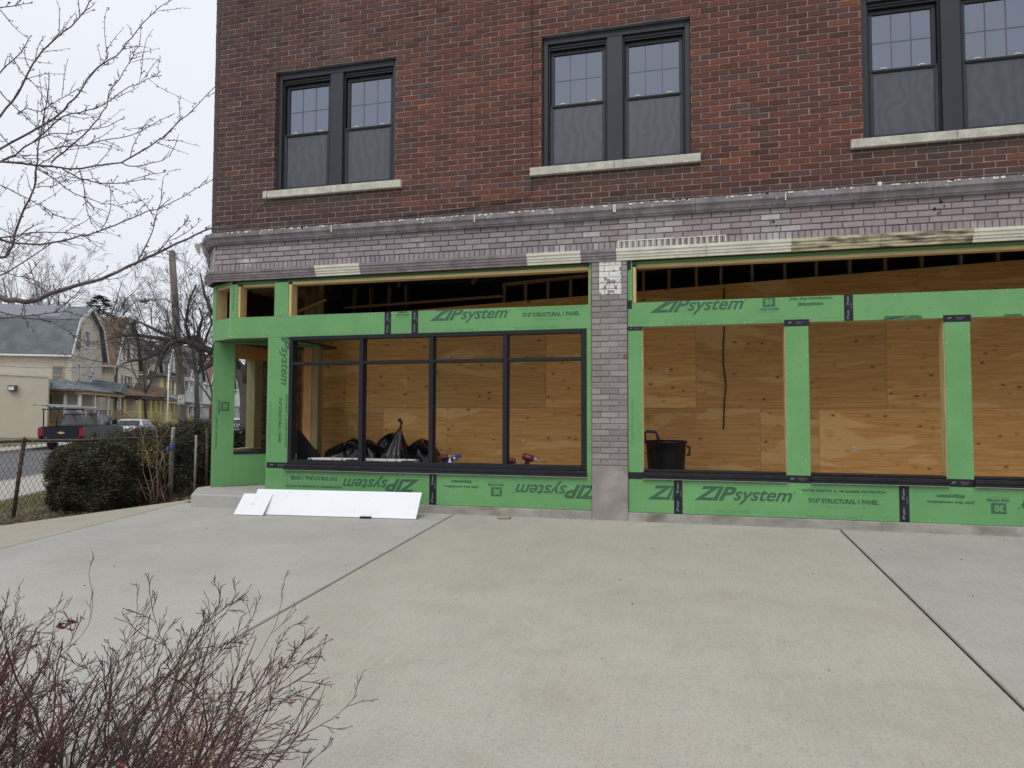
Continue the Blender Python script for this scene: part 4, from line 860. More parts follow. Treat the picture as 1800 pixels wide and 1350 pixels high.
mb = MB(); mb.prism([(-5.22+4.9, .03-.2), (-4.27+4.9, -.02-.2), (-4.27+4.9, 1.2-.2), (-5.30+4.9, .36-.2)], .150, .178); mb.build('threshold', CA, stp)
# wide ground, with the dip towards the road
def gz(x, y):
    n = x*NX+y*NY
    if n > -7.2: return -.16
    if n > -8.9: t = (-7.2-n)/1.7; return -.16-.25*t
    if n > -19.6: return -.62
    if n > -23.0: t = (-19.6-n)/3.4; return -.46+.16*t
    return -.30
gmat = mat('lawn_soil', (.13, .115, .055), (.085, .06, .035), .95, 3, .6, 30, bdist=.02, c3=(.16, .17, .06), s3=1.2, t3=(.5, .6))
mb = MB()
nl = [1400, 200, 20, 8, 0, -3, -5.2, -6.4, -7.2, -8.0, -8.9]; sl_ = [-1500, -200, -40, -25, -18, -14]+[-12+k for k in range(24)]+[16, 30, 200, 1500]
def g2(x, y): return min(gz(x, y), .0488*max(-14, min(0, y))-.10) if y < 0 else gz(x, y)
V = [(*P(n_, s_)[:2], g2(*P(n_+1e-4, s_)[:2])) for n_ in nl for s_ in sl_]; k = len(sl_)
mb.add(V, [(i*k+j, i*k+j+1, (i+1)*k+j+1, (i+1)*k+j) for i in range(len(nl)-1) for j in range(k-1)])
for (na, nb) in ((-19.6, -21.3), (-21.3, -23.0), (-23.0, -1500)):
    za = gz(*P(na-1e-4, 0)[:2]); zb = gz(*P(nb+1e-4, 0)[:2])
    mb.add([P(na, -1500, za), P(nb, -1500, zb), P(nb, 1500, zb), P(na, 1500, za)], [(0, 1, 2, 3)])
mb.add([P(-8.9, -1500, -.62), P(-19.6, -1500, -.62), P(-19.6, 1500, -.62), P(-8.9, 1500, -.62)], [(0, 1, 2, 3)])
mb.build('ground', gmat, None, kind='structure')
asph = mat('asphalt', (.115, .115, .12), (.09, .09, .093), .9, 2, .5, 150, bdist=.006, c3=(.15, .15, .15), s3=.5)
def strip(name, n0, n1, z0, z1, m, s0=-60, s1=260, seams=0):
    mb = MB()
    if not seams: mb.add([P(n0, s0, z0), P(n1, s0, z0), P(n1, s1, z0), P(n0, s1, z0), P(n0, s0, z1), P(n1, s0, z1), P(n1, s1, z1), P(n0, s1, z1)], [(4, 5, 6, 7), (0, 4, 7, 3), (1, 2, 6, 5), (0, 1, 5, 4), (3, 7, 6, 2)])
    else:
        s = s0
        while s < s1:
            a, b = s+.008, min(s1, s+seams)-.008; mb.add([P(n0, a, z0), P(n1, a, z0), P(n1, b, z0), P(n0, b, z0), P(n0, a, z1), P(n1, a, z1), P(n1, b, z1), P(n0, b, z1)], [(4, 5, 6, 7), (0, 4, 7, 3), (1, 2, 6, 5), (0, 1, 5, 4), (3, 7, 6, 2)]); s += seams
    return mb.build(name, m, None, kind='structure')
strip('road', -11.03, -17.9, -.616, -.55, asph)
strip('pavement', -9.05, -10.72, -.616, -.405, CC, -30, 120, 1.6)
strip('kerb', -10.74, -10.99, -.616, -.415, mat('worn_kerb', (.34, .29, .25), (.27, .20, .17), .9, 2), -30, 120, 3)
strip('kerb', -17.94, -18.12, -.616, -.43, mat('worn_kerb_far', (.36, .34, .31), (.25, .24, .22), .9, 2), -30, 160, 3)
strip('pavement', -18.14, -19.58, -.616, -.435, CC, -30, 160, 1.6)
# mulch bed under the near shrubs
soil = mat('bed_soil', (.07, .05, .035), (.04, .03, .022), .95, 12, .8, 60, bdist=.02)
mb = MB(); mb.prism([(-1.62, -6.40), (-1.62, -9.4), (9, -9.4), (9, -6.40)], -.40, -.335); mb.build('planting_bed', soil, None, kind='structure')
# grass and fallen leaves between the walk and the pavement
def leafquad(mb, p, s, rg, flat=.0, col=None, el=1.0):
    a = rg.uniform(0, 6.28); t = rg.uniform(-1, 1)*(1-flat)*1.4; u = Vector((cos(a), sin(a), rg.uniform(-.5, .5)*(1-flat))).normalized(); w = Vector((-sin(a)*cos(t), cos(a)*cos(t), sin(t)))
    p = Vector(p); mb.add([tuple(p-u*s*el), tuple(p+w*s*.45), tuple(p+u*s*el), tuple(p-w*s*.45)], [(0, 1, 2, 3)], col=col)
vegt = mat('leaf_surface', (1, 1, 1), (.7, .7, .7), .7, 30, tint=True)
rg = random.Random(11); mb = MB()
for i in range(26000):
    s = rg.uniform(-8, 9); n = rg.uniform(-9.0, -5.4); x, y, _ = P(n, s)
    if x > -5.75 and y > -.5: continue
    if y < .3 and x > -7.75+(y+4.45)*.463: continue
    z = g2(x, y); h = rg.uniform(.02, .06); a = rg.uniform(0, 6.28); q = Vector((cos(a), sin(a), 0))*.005; lean = Vector((rg.uniform(-.02, .02), rg.uniform(-.02, .02), h))
    b = Vector((x, y, z)); c = (.14, .16, .05) if rg.random() < .55 else (.24, .20, .10)
    mb.add([tuple(b-q), tuple(b+q), tuple(b+lean)], [(0, 1, 2)], col=tuple(v*rg.uniform(.6, 1.3) for v in c))
mb.build('grass', vegt, None, kind='stuff')
mb = MB()
for i in range(15000):
    t = rg.random(); x = -7.9+t*2.25-abs(rg.gauss(0, .45)); y = -4.6+t*5.3+rg.gauss(0, .1)
    if rg.random() < .35: x = rg.uniform(-7.2, -5.4); y = rg.uniform(.4, 2.4)
    if x > -7.75+(y+4.45)*.463+rg.uniform(-.02, .03) and y < .32: continue
    c = rg.choice([(.17, .09, .05), (.12, .06, .035), (.22, .14, .08), (.08, .05, .035)])
    leafquad(mb, (x, y, g2(x, y)+rg.uniform(.0, .05)+.01), rg.uniform(.012, .032), rg, .6, tuple(v*rg.uniform(.6, 1.2) for v in c))
mb.build('leaf_litter', vegt, None, kind='stuff')
mb = MB(); 
for i in range(60):
    x = rg.uniform(-6.6, -5.6); y = rg.uniform(.9, 2.2); r = rg.uniform(.02, .06)
    b = len(mb.v); v = [Vector((rg.gauss(0, 1), rg.gauss(0, 1), rg.gauss(0, 1))).normalized()*r*rg.uniform(.7, 1) for _ in range(6)]
    mb.add([(x-r, y, -.14), (x, y-r, -.14), (x+r, y, -.14), (x, y+r, -.14), (x+r*.2, y, -.14+r*.8)], [(0, 1, 4), (1, 2, 4), (2, 3, 4), (3, 0, 4)])
mb.build('rubble', CC, None, kind='stuff')

# ================================================================ boards on the apron and small litter
foam = mat('white_board', (.80, .82, .84), (.76, .78, .80), .5, 2)
edge_ = mat('board_edge', (.55, .56, .57), None, .6, 5)
def board(name, c, u, v, w, h, t, lab, grp=None, mark=False):
    u = Vector(u).normalized(); v = Vector(v).normalized(); nn = u.cross(v); M_ = Matrix(((u.x, v.x, nn.x, 0), (u.y, v.y, nn.y, 0), (u.z, v.z, nn.z, 0), (0, 0, 0, 1)))
    mb = MB(M_); mb.box(0, w, 0, h, 0, t)
    mb.m[0:6] = [1, 0, 1, 1, 1, 1]
    for k in range(int(9*w+3)):                        # scuffs and dirty finger marks
        a, b_ = rng.uniform(.03, w-.05), rng.uniform(.02, h-.03); mb.box(a, a+rng.uniform(.006, .03), b_, b_+rng.uniform(.0012, .003), t+.0002, t+.0006, mi=2)
    if mark: mb.box(w*.42, w*.56, h*.50, h*.515, t+.0003, t+.0012, mi=2)
    o = mb.build(name, [foam, edge_, M['found']], None, lab, 'foam board', grp); o.location = c; return o
# bottom edge lies on the apron, top edge leans on the foundation kerb
A_ = Vector((-4.085, -.555, zf(0, -.555)+.001)); B_ = Vector((-1.975, -.435, zf(0, -.435)+.001)); top = Vector((-4.075, -.40, .262))
uu = (B_-A_); board('foam_board', A_, uu, top-A_, uu.length, .325, .014, 'long white foam board leaning against the base of the green wall', 'white boards leaning at the corner')
A2 = Vector((-4.255, -.62, zf(0, -.62)+.001)); board('foam_board', A2, (.37, .02, 0), (.02, .155, .21), .385, .29, .014, 'small square white board leaning over the left end of the long board', 'white boards leaning at the corner', True)
mb = MB(); mb.rbox(-1.06, -.92, -.22, -.15, -.009, .022, .01); mb.build('brick_chip', mat('buff_brick_chip', (.36, .27, .19), (.28, .2, .14), .9, 20), None, 'small buff broken brick piece on the concrete below the frame', 'brick piece')
mb = MB(); p0 = at(1410, 1252, 4.0); mb.rbox(1.82, 1.835, -5.0, -4.99, zf(0, -5)-.001, zf(0, -5)+.012, .002); mb.build('pebble', M['dark'], None, 'tiny dark pebble alone on the buff slab at the lower right', 'pebble')
for x, y, L, a in ((-2.58, -.50, .13, .1),):
    mb = MB(Matrix.Translation((x, y, zf(x, y)+.012)) @ Matrix.Rotation(a, 4, 'Z')); mb.rbox(-L/2, L/2, -.02, .02, -.01, .012, .004); mb.build('black_scrap', M['tape'], None, 'black strip of scrap in front of the long white board', 'scrap')
mb = MB()
for i in range(620):
    x = rg.uniform(-5.2, 5); y = rg.uniform(-6, -.1)*rg.random()**.5 if i < 120 else -.045-abs(rg.gauss(0, .05)); s = rg.uniform(.003, .011)*(1 if i < 120 else .6); z = zf(x, y); a = rg.uniform(0, 3)
    mb.add([(x-s*cos(a), y-s*sin(a), z+.001), (x+s*.5, y-s*.6, z+.001), (x+s*cos(a), y+s*sin(a), z+.002), (x, y, z+s*.8)], [(0, 1, 3), (1, 2, 3), (2, 0, 3), (0, 2, 1)])
mb.build('crumbs', soil, None, kind='stuff')

# ================================================================ woody plants
def branchy(mb, p, d, L, r, depth, rg, nseg=5, wig=.18, up=.05, split=(3, 5), ratio=.6, spread=.7, sides=(6, 4, 3, 3, 3), lv=0, minr=.0012, start=.25, budf=None, col=None):
    p = Vector(p); d = Vector(d).normalized(); pts = [p.copy()]; rs = [r]
    for i in range(nseg):
        d = (d+Vector((rg.gauss(0, wig), rg.gauss(0, wig), rg.gauss(0, wig)+up))).normalized(); p = p+d*L/nseg; pts.append(p.copy()); rs.append(max(minr, r*(1-.65*(i+1)/nseg)))
    mb.tube(pts, rs, sides[min(lv, len(sides)-1)], cap=False, col=col)
    if budf: budf(mb, pts, rs, rg, lv)
    if depth > 0:
        k = rg.randint(*split)
        for j in range(k):
            t = start+(1-start)*(j+rg.random())/k; i = min(nseg-1, int(t*nseg)); q = pts[i].lerp(pts[i+1], t*nseg-i); dd = (pts[i+1]-pts[i]).normalized()
            ax = dd.orthogonal().normalized(); ax.rotate(Matrix.Rotation(rg.uniform(0, 6.28), 3, dd)); nd = (dd+ax*spread*rg.uniform(.6, 1.3)).normalized()
            branchy(mb, q, nd, L*ratio*rg.uniform(.7, 1.2)*(1-.3*t), rs[i]*.62, depth-1, rg, max(3, nseg-1), wig, up, split, ratio, spread, sides, lv+1, minr, start, budf, col)
# ---- two red-stemmed shrubs in front
def stemcol(lv, rg): return rg.choice([(.19, .060, .055), (.15, .050, .050), (.085, .036, .036), (.21, .095, .07), (.14, .095, .07)])
shm = mat('red_twig_bark', (1.05, 1.05, 1.05), (.6, .6, .6), .6, 60, .3, 200, tint=True, bdist=.002)
def shrub(name, cx, cy, n, seed, lean, rad, hgt, lab):
    rg = random.Random(seed); mb = MB(); lf = MB()
    for i in range(n):
        a = rg.uniform(0, 6.28); rr = rad*math.sqrt(rg.random()); x = cx+rr*cos(a); y = cy+rr*sin(a)*.8
        d = Vector((cos(a)*.45*rr/rad+lean[0]+rg.gauss(0, .16), sin(a)*.35*rr/rad+lean[1]+rg.gauss(0, .16), 1.0)).normalized()
        L = hgt*rg.uniform(.55, 1.08); c = stemcol(0, rg)
        if i % 6 == 0: c = (.075, .055, .045)
        branchy(mb, (x, y, -.34), d, L, rg.uniform(.0042, .0070)*(1.5 if i % 6 == 0 else 1), 3, rg, 9, .13, .015, (2, 5), .44, .52, (5, 3, 3, 3), 0, .0012, .28, None, c)
    for i in range(26):
        q = Vector(mb.v[rg.randrange(len(mb.v))])
        if q.z > .1: leafquad(lf, q, rg.uniform(.006, .014), rg, 0, rg.choice([(.30, .04, .03), (.35, .20, .08), (.10, .03, .02)]))
    e_ = empty(name, (cx, cy, -.34), 0, lab, 'shrub', 'bare red-stemmed shrubs in the foreground')
    for b, nm, mm in ((mb, 'stems', shm), (lf, 'leaves', vegt)):
        if b.v: b.v = [(x-cx, y-cy, z+.34) for x, y, z in b.v]; b.build(nm, mm, e_)
    return e_
E1 = shrub('bare_shrub', -1.42, -6.38, 115, 3, (.26, .36), .42, .80, 'bare red-stemmed shrub at the lower left corner')
E2 = shrub('bare_shrub', -.74, -6.36, 100, 5, (.36, .34), .32, .88, 'bare red-stemmed shrub reaching furthest right over the concrete')
mb = MB(); q0 = Vector((-1.26, -5.72, .36))
for i in range(16): leafquad(mb, q0+Vector((rg.gauss(0, .022), rg.gauss(0, .02), rg.gauss(0, .012))), rg.uniform(.01, .02), rg, 0, (.10, .02, .015), 1.3)
mb.v = [(x+1.42, y+6.38, z+.34) for x, y, z in mb.v]; mb.build('dried_leaf_cluster', vegt, E1)

# ---- overhanging tree, traced limb by limb at four to six metres from the camera
barkm = mat('grey_purple_bark', (.115, .085, .085), (.06, .045, .048), .7, 30, .5, 90, bdist=.003, c3=(.17, .14, .13), s3=20)
tw = empty('overhanging_tree', (-8.6, -3.6, -.2), 0, 'bare tree reaching in from the left with budded branches across the sky', 'tree')
limbs = [
 ([(0,205),(22,178),(40,148),(58,112),(74,90),(100,66),(125,47),(150,18),(170,-12)], 4.3, 3.4, 1.6, 0.2),
 ([(0,262),(40,240),(72,222),(105,200),(120,182),(138,165),(152,140),(172,118),(205,98),(222,75),(240,55),(262,30),(305,-2)], 4.6, 3.6, 1.2, .3),
 ([(0,284),(28,272),(58,250),(84,228),(110,205),(140,198),(170,190),(196,175),(228,152),(256,140),(284,133)], 4.9, 2.8, .9, -.2),
 ([(0,284),(38,287),(60,290),(95,293),(120,297),(165,292),(213,286),(248,266),(278,246),(294,236),(318,210),(342,190),(368,162),(395,135)], 4.2, 4.0, 1.0, .5),
 ([(10,452),(22,432),(28,405),(38,378),(52,350),(60,330),(63,300),(66,262),(74,225),(80,190),(85,160),(86,126)], 5.0, 4.0, 1.1, -.3),
 ([(0,420),(22,428),(50,429),(88,427),(125,420),(155,413),(190,400),(215,390),(245,378),(278,368),(320,347),(370,318),(400,296)], 4.4, 3.6, .9, .2),
 ([(0,418),(40,412),(80,408),(118,409),(150,414)], 4.7, 2.4, 1.2, 0),
 ([(0,522),(20,528),(45,531),(64,528),(90,515),(115,508),(145,499),(180,490),(205,479),(240,462),(275,446),(310,428),(345,412),(375,400),(410,402),(440,380),(470,352)], 3.9, 9.5, 1.2, .5),
 ([(0,548),(30,555),(60,560),(88,565),(113,578),(131,592),(150,600),(175,606)], 4.5, 2.6, 1.2, .2),
 ([(10,560),(50,555),(90,550),(115,547),(150,556),(180,567),(215,590)], 5.0, 2.0, .9, 0),
 ([(0,128),(18,110),(38,92),(46,78),(54,64)], 4.0, 2.0, 1.2, 0),
 ([(-10,16),(20,11),(40,7),(58,3)], 3.6, 1.8, 1.0, 0),
 ([(0,325),(30,340),(55,352),(75,362),(95,378),(118,384),(134,384)], 5.2, 1.8, .9, 0),
 ([(62,295),(85,308),(105,322),(130,340),(155,348),(180,358),(205,362),(236,355)], 4.8, 2.0, .9, .1),
 ([(110,297),(125,305),(140,314),(165,320),(190,322),(212,322),(238,318),(275,316)], 4.4, 2.6, 1.0, .1),
 ([(90,286),(112,268),(135,248),(158,226),(174,208),(188,186),(192,160),(210,140),(226,112),(235,92)], 5.0, 2.6, .9, -.2),
 ([(140,298),(148,330),(152,365),(160,390),(170,402)], 4.9, 1.6, .8, 0),
 ([(214,286),(228,292),(246,292),(268,286),(286,282),(300,273)], 4.5, 1.8, .9, 0),
 ([(215,225),(225,228)], 4.6, 1, .8, 0),
 ([(240,462),(252,440),(262,420),(270,400),(276,372),(288,338)], 4.3, 2.2, 1.1, .1),
 ([(272,450),(290,430),(305,412),(320,398),(332,382)], 4.0, 1.8, .9, 0),
 ([(0,235),(20,258),(50,285),(76,300),(100,318)], 5.4, 1.8, .8, 0),
 ([(30,200),(46,190),(72,196),(92,182),(118,168),(148,150),(190,100)], 5.3, 1.8, .8, 0),
 ([(0,160),(12,175),(28,190),(52,212),(76,232),(100,262),(115,276)], 5.5, 1.8, .8, 0),
 ([(60,250),(90,235),(120,236),(150,228),(190,222),(220,206)], 5.1, 2.0, .9, 0),
 ([(75,268),(110,258),(150,256),(190,245),(230,238),(262,222),(308,199)], 4.8, 2.2, .9, .1),
 ([(60,330),(90,328),(116,318),(136,302)], 5.1, 1.5, .8, 0),
 ([(0,475),(30,486),(55,490),(88,505)], 4.6, 1.8, 1.0, 0),
 ([(17,94),(40,130),(62,150),(80,175),(100,194)], 5.6, 1.4, .8, 0)]
def buds(mb, pts, rs, rg, s=1.0, dens=1.0):
    for a, b, r0, r1 in zip(pts, pts[1:], rs, rs[1:]):
        L = (b-a).length; k = int(L/.045*dens+rg.random())
        for j in range(k):
            t = rg.random(); q = a.lerp(b, t); dd = (b-a).normalized(); ax = dd.orthogonal().normalized(); ax.rotate(Matrix.Rotation(rg.uniform(0, 6.28), 3, dd))
            nd = (dd*.7+ax).normalized(); l = rg.uniform(.010, .034)*s; r = (r0+r1)/2
            mb.tube([q, q+nd*l*.6, q+nd*l*.78, q+nd*l], [min(.0024, r), .0014, .0036, .0008], 4, cap=False)
            if rg.random() < .35:
                n2 = (nd+dd).normalized(); mb.tube([q+nd*l*.5, q+nd*l*.5+n2*l*.4, q+nd*l*.5+n2*l*.7], [.0014, .003, .0006], 4, cap=False)
rg = random.Random(21)
hub = Vector((-8.35, -3.6, 2.6))
for li, (px, d, w0, w1, dd) in enumerate(limbs):
    mb = MB(); n = len(px); pts = [Vector(at(x, y, d+dd*i/n+.05*sin(i*2.1+li))) for i, (x, y) in enumerate(px)]
    rs = [(w0+(w1-w0)*i/(n-1))*d/F*.53 for i in range(n)]
    # refine with slight irregularity
    P2 = []; R2 = []
    for i in range(n-1):
        for t in (0, .5): P2.append(pts[i].lerp(pts[i+1], t)+Vector((rg.gauss(0, .004), rg.gauss(0, .004), rg.gauss(0, .004)))*(1 if t else 0)); R2.append(rs[i]*(1-t)+rs[i+1]*t)
    P2.append(pts[-1]); R2.append(rs[-1])
    if px[0][0] <= 12 and w0 > 1.9:                    # carry the limb back to the trunk outside the picture
        a = P2[0]; pre = []
        h2 = Vector((hub.x, hub.y, min(4.6, max(1.5, hub.z*.55+a.z*.45))))
        ts = [k/11 for k in range(11)]; ph = rg.uniform(0, 6.28); am = rg.uniform(.10, .22)
        for t in ts:
            w = sin(pi*t); pre.append(h2.lerp(a, t)+Vector((0, am*w*sin(ph+5*t)+rg.gauss(0, .02)*w, -.28*w*(1 if a.z > h2.z else -.4)+am*w*cos(ph*1.7+7*t)+rg.gauss(0, .025)*w)))
        r1_ = R2[0]*1.15+.001; pr_ = [.036+(r1_-.036)*t**.6 for t in ts]
        for k in range(2, 10):
            for j in range(2): branchy(mb, pre[k], (rg.gauss(.5, .5), rg.gauss(0, .8), rg.gauss(.4, .5)), rg.uniform(.3, .9), min(.008, pr_[k]*.5), 2, rg, 5, .16, .03, (2, 4), .5, .7, (5, 4, 3), 0, .0012)
        P2 = pre+P2; R2 = pr_+R2
    mb.tube(P2, R2, 7, cap=False); buds(mb, P2, R2, rg, 1.0, .9)
    total = sum((b-a).length for a, b in zip(pts, pts[1:])); k = int(total/.085)
    for j in range(k):                                    # side twigs
        i = rg.randrange(1, n) if n > 2 else 1; q = pts[i-1].lerp(pts[i], rg.random()); d0 = (pts[i]-pts[i-1]).normalized()
        ax = d0.orthogonal().normalized(); ax.rotate(Matrix.Rotation(rg.uniform(0, 6.28), 3, d0)); nd = (d0*1.1+ax*.8).normalized()
        L = rg.choice([.05, .08, .10, .15, .24, .34])*rg.uniform(.7, 1.3)
        tp = [q]; 
        for m2 in range(4): nd = (nd+Vector((rg.gauss(0, .16), rg.gauss(0, .16), rg.gauss(.03, .16)))).normalized(); tp.append(tp[-1]+nd*L/4)
        tr_ = [min(rs[i]*.6, .0030), .0024, .0020, .0016, .0012]; mb.tube(tp, tr_, 4, cap=False); buds(mb, tp, tr_, rg, .8, 1.0)
    mb.v = [(x+8.6, y+3.6, z+.2) for x, y, z in mb.v]
    mb.build('branch', barkm, tw)
mb = MB(); mb.tube([(0, 0, 0), (.05, 0, .8), (.2, 0, 1.7), (.25, 0, 2.6), (.2, 0, 4.2), (.3, .1, 5.6)], [.17, .13, .11, .095, .06, .03], 12); mb.build('trunk', barkm, tw)

# ---- far trees
farb = mat('far_bark', (.085, .075, .07), (.055, .048, .045), .85, 3)
farc = mat('far_hazed_twigs', (.26, .225, .20), (.19, .165, .15), .85, 3)  # haze of distance put into the lighter grey-brown of the twigs
def tree(name, px, py, d, H, seed, lab, m, depth=5, r=.22, grp=None, lean=(0, 0), zb=-.45, crown=.45, spread=.62, split=(3, 5), sides=(6, 4, 3, 3, 3, 3), up=.06, minr=.008):
    b = at(px, py, d); e_ = empty(name, (b[0], b[1], zb), 0, lab, 'tree', grp); rg = random.Random(seed)
    mb = MB(); tk = [(0, 0, 0), (.05*H*.2, 0, H*.1), (lean[0]*.3, lean[1]*.3, H*.2), (lean[0]*.5, lean[1]*.5, H*.3)]; mb.tube(tk, [r*1.2, r, r*.9, r*.8], 8); mb.build('trunk', m, e_)
    mb = MB(); t = Vector(tk[-1])
    for i in range(5):
        a = i*1.256+rg.uniform(-.4, .4); branchy(mb, t-Vector((0, 0, .3)), (cos(a)*spread, sin(a)*spread, 1), H*crown*rg.uniform(.85, 1.1), r*.5, depth-1, rg, 5, .12, up, split, .62, .7, sides, 0, minr)
    mb.build('crown', m, e_); return e_
GT = 'bare trees beyond the far houses'
tree('bare_tree', 45, 700, 78, 25, 31, 'tall bare tree far behind the grey-roofed house at the left edge', farc, 5, .25, GT, spread=.8, minr=.016)
tree('bare_tree', 140, 700, 84, 27, 32, 'tall pale bare tree right above the gable of the grey-roofed house', farc, 5, .25, GT, spread=.8, minr=.016)
tree('bare_tree', -30, 700, 80, 24, 33, 'bare tree cut by the left edge of the picture', farc, 5, .25, GT, spread=.8, minr=.016)
tree('bare_tree', 255, 720, 60, 12.5, 34, 'thin bare street tree between the brown roof and the utility pole', farb, 5, .13, None, minr=.010, spread=.55)
tree('bare_tree', 345, 700, 70, 20, 35, 'broad bare tree right of the utility pole', farb, 5, .25, None, minr=.012, spread=.8)
tree('bare_tree', 374, 720, 44, 9, 36, 'slim bare tree close to the green corner post', farb, 4, .14, None, minr=.008, spread=.5)
tree('bare_tree', 470, 720, 60, 14, 37, 'bare tree glimpsed through the corner bay', farb, 5, .2, None, minr=.012)
# the old leaning tree whose bent limb passes behind the pole
b = Vector(at(437, 760, 27)); e_ = empty('old_street_tree', (b.x, b.y, -.45), 0, 'dark old tree with a thick limb arching left across the utility pole', 'tree'); rg = random.Random(40)
mb = MB(); tr_ = [Vector(at(x, y, dd)) for x, y, dd in ((437, 790, 27), (436, 740, 27), (436, 700, 27), (432, 670, 27), (420, 648, 27), (404, 632, 26.9), (388, 623, 26.8))]
tr_[0].z = -.45; org = Vector((b.x, b.y, -.45)); mb.tube([p-org for p in tr_], [.36, .31, .30, .29, .27, .22, .2], 10); mb.build('trunk', farb, e_)
lb_ = [([(388,623),(370,616),(352,610),(335,603),(322,598),(308,600),(296,606),(287,622),(280,640)], .16, .05), ([(322,598),(300,590),(280,583),(262,574),(245,566),(225,570)], .08, .03), ([(308,600),(290,596),(262,592),(240,588),(215,590),(190,596)], .10, .03),
       ([(296,606),(275,622),(250,632),(232,634),(214,640)], .09, .03), ([(388,623),(384,634),(372,640),(358,650)], .13, .06), ([(404,632),(392,600),(378,560),(360,520),(352,480)], .09, .03), ([(420,648),(410,600),(402,560),(380,500)], .09, .03), ([(432,670),(440,620),(445,560),(440,500)], .16, .05),
       ([(352,610),(348,585),(356,560),(350,540)], .08, .03), ([(358,650),(350,640),(356,610),(372,570),(366,520)], .07, .03), ([(335,603),(326,570),(332,530),(345,500)], .07, .03)]
mb = MB()
for px, r0, r1 in lb_:
    n = len(px); pts = [Vector(at(x, y, 26.8-.15*i))-org for i, (x, y) in enumerate(px)]; rs = [r0+(r1-r0)*i/(n-1) for i in range(n)]; mb.tube(pts, rs, 7)
    for i in range(1, n):
        for j in range(3):
            q = pts[i-1].lerp(pts[i], rg.random()); d0 = (pts[i]-pts[i-1]).normalized(); ax = d0.orthogonal().normalized(); ax.rotate(Matrix.Rotation(rg.uniform(0, 6.28), 3, d0))
            branchy(mb, q, d0*.6+ax+Vector((0, 0, .35)), rg.uniform(1.0, 2.2), min(.028, rs[i]*.3), 3, rg, 5, .16, .05, (2, 4), .6, .7, (4, 3, 3, 3), 0, .005)
mb.build('limbs', farb, e_)
# conifer behind the first roofs
b = at(170, 700, 72); e_ = empty('conifer', (b[0], b[1], -.4), 0, 'dark conifer standing behind the grey and brown roofs', 'tree'); rg = random.Random(50)
mb = MB(); mb.tube([(0, 0, 0), (0, 0, 13)], [.3, .05], 8); mb.build('trunk', farb, e_)
mb = MB(); ndl = mat('conifer_needles', (.12, .115, .085), (.07, .068, .05), .9, 5)
for i in range(4600):
    z = rg.uniform(6.5, 14.0); R = 3.7*(1-(z-6)/8.6)**.6; a = rg.uniform(0, 6.28); rr = R*math.sqrt(rg.random())
    lay = (math.sin(z*5.2+a*2)+1)/2
    if lay < .5 or rg.random() < .25: continue
    leafquad(mb, (rr*cos(a), rr*sin(a), z-.25*rr+.2*sin(rr*3)), rg.uniform(.18, .36), rg, .55)
mb.build('crown', ndl, e_)

# ---- clipped yew hedges
yew = mat('yew_foliage', (1, 1, 1), (.65, .65, .65), .75, 14, tint=True)
corem = mat('hedge_core', (.012, .014, .008), None, .95, 5)
def hedge(name, c, half, rz, seed, n, lab, ylw=None, tint=(.046, .050, .022)):
    e_ = empty(name, (c[0], c[1], c[2]), rz, lab, 'hedge', 'clipped yew bushes behind the wire fence'); rg = random.Random(seed)
    def surf(u, v):      # superellipsoid with lumps
        k = lambda q, p: math.copysign(abs(q)**p, q)
        x = k(cos(u)*cos(v), .74); y = k(sin(u)*cos(v), .74); z = k(sin(v), .74)
        s = 1+.07*sin(3*u+seed)+.05*sin(5*u+7*v)+.05*sin(9*u-4*v+seed)+.03*sin(17*u+11*v)
        return Vector((x*half[0]*s, y*half[1]*s, (z*s+1)*half[2]))
    mb = MB(); nu, nv = 40, 16; v = []; f = []
    for j in range(nv+1):
        for i in range(nu): q = surf(2*pi*i/nu, -pi/2+pi*j/nv); v.append((q.x*.86, q.y*.86, q.z*.90+.02))
    for j in range(nv):
        for i in range(nu): f.append((j*nu+i, j*nu+(i+1) % nu, (j+1)*nu+(i+1) % nu, (j+1)*nu+i))
    mb.add(v, f); mb.build('inner_mass', corem, e_)
    mb = MB()
    for i in range(n):
        u = rg.uniform(0, 6.28); w = math.asin(rg.uniform(-.9, 1)); q = surf(u, w); dep_ = 1-abs(rg.gauss(0, .075)); c0 = Vector((0, 0, half[2])); q = c0+(q-c0)*dep_*(1.0+.05*(rg.random() < .1))
        t = rg.uniform(.6, 1.35)
        col = (tint[0]*t, tint[1]*t, tint[2]*t)
        if rg.random() < .2: col = (.11*t, .085*t, .03*t)
        if q.z > half[2]*1.75 and rg.random() < .5: col = (.060*t, .065*t, .022*t)  # light from above put into the leaf colour near the top
        if ylw and (q-Vector(ylw[:3])).length < ylw[3]*rg.uniform(.7, 1): col = (.26*t, .23*t, .04*t)
        leafquad(mb, q, rg.uniform(.009, .021), rg, 0, col, 1.5)
    for i in range(int(n*.012)):     # stray shoots
        u = rg.uniform(0, 6.28); w = rg.uniform(.2, 1.5); q = surf(u, w); c0 = Vector((0, 0, half[2])); d0 = (q-c0).normalized(); L = rg.uniform(.04, .12)
        for k in range(6): leafquad(mb, q+d0*L*k/6, .016, rg, 0, (tint[0]*1.6, tint[1]*1.6, tint[2]*1.5))
    mb.build('foliage', yew, e_); return e_
h1 = at(188, 820, 10.0); hedge('yew_hedge', (h1[0], h1[1], -.26), (.62, .90, .52), radians(25), 5, 90000, 'nearest dark clipped yew bush behind the leaning fence post', (.55, .25, .92, .30))
h2 = at(268, 810, 12.2); hedge('yew_hedge', (h2[0], h2[1], -.2), (.75, .9, .57), radians(20), 9, 32000, 'dark yew bush behind the weathered white-flecked post', None)
h3 = at(352, 810, 12.2); hedge('yew_hedge', (h3[0], h3[1], -.2), (.72, .9, .62), radians(15), 12, 32000, 'dark yew bush beside the corner of the green wall', None, (.034, .037, .018))
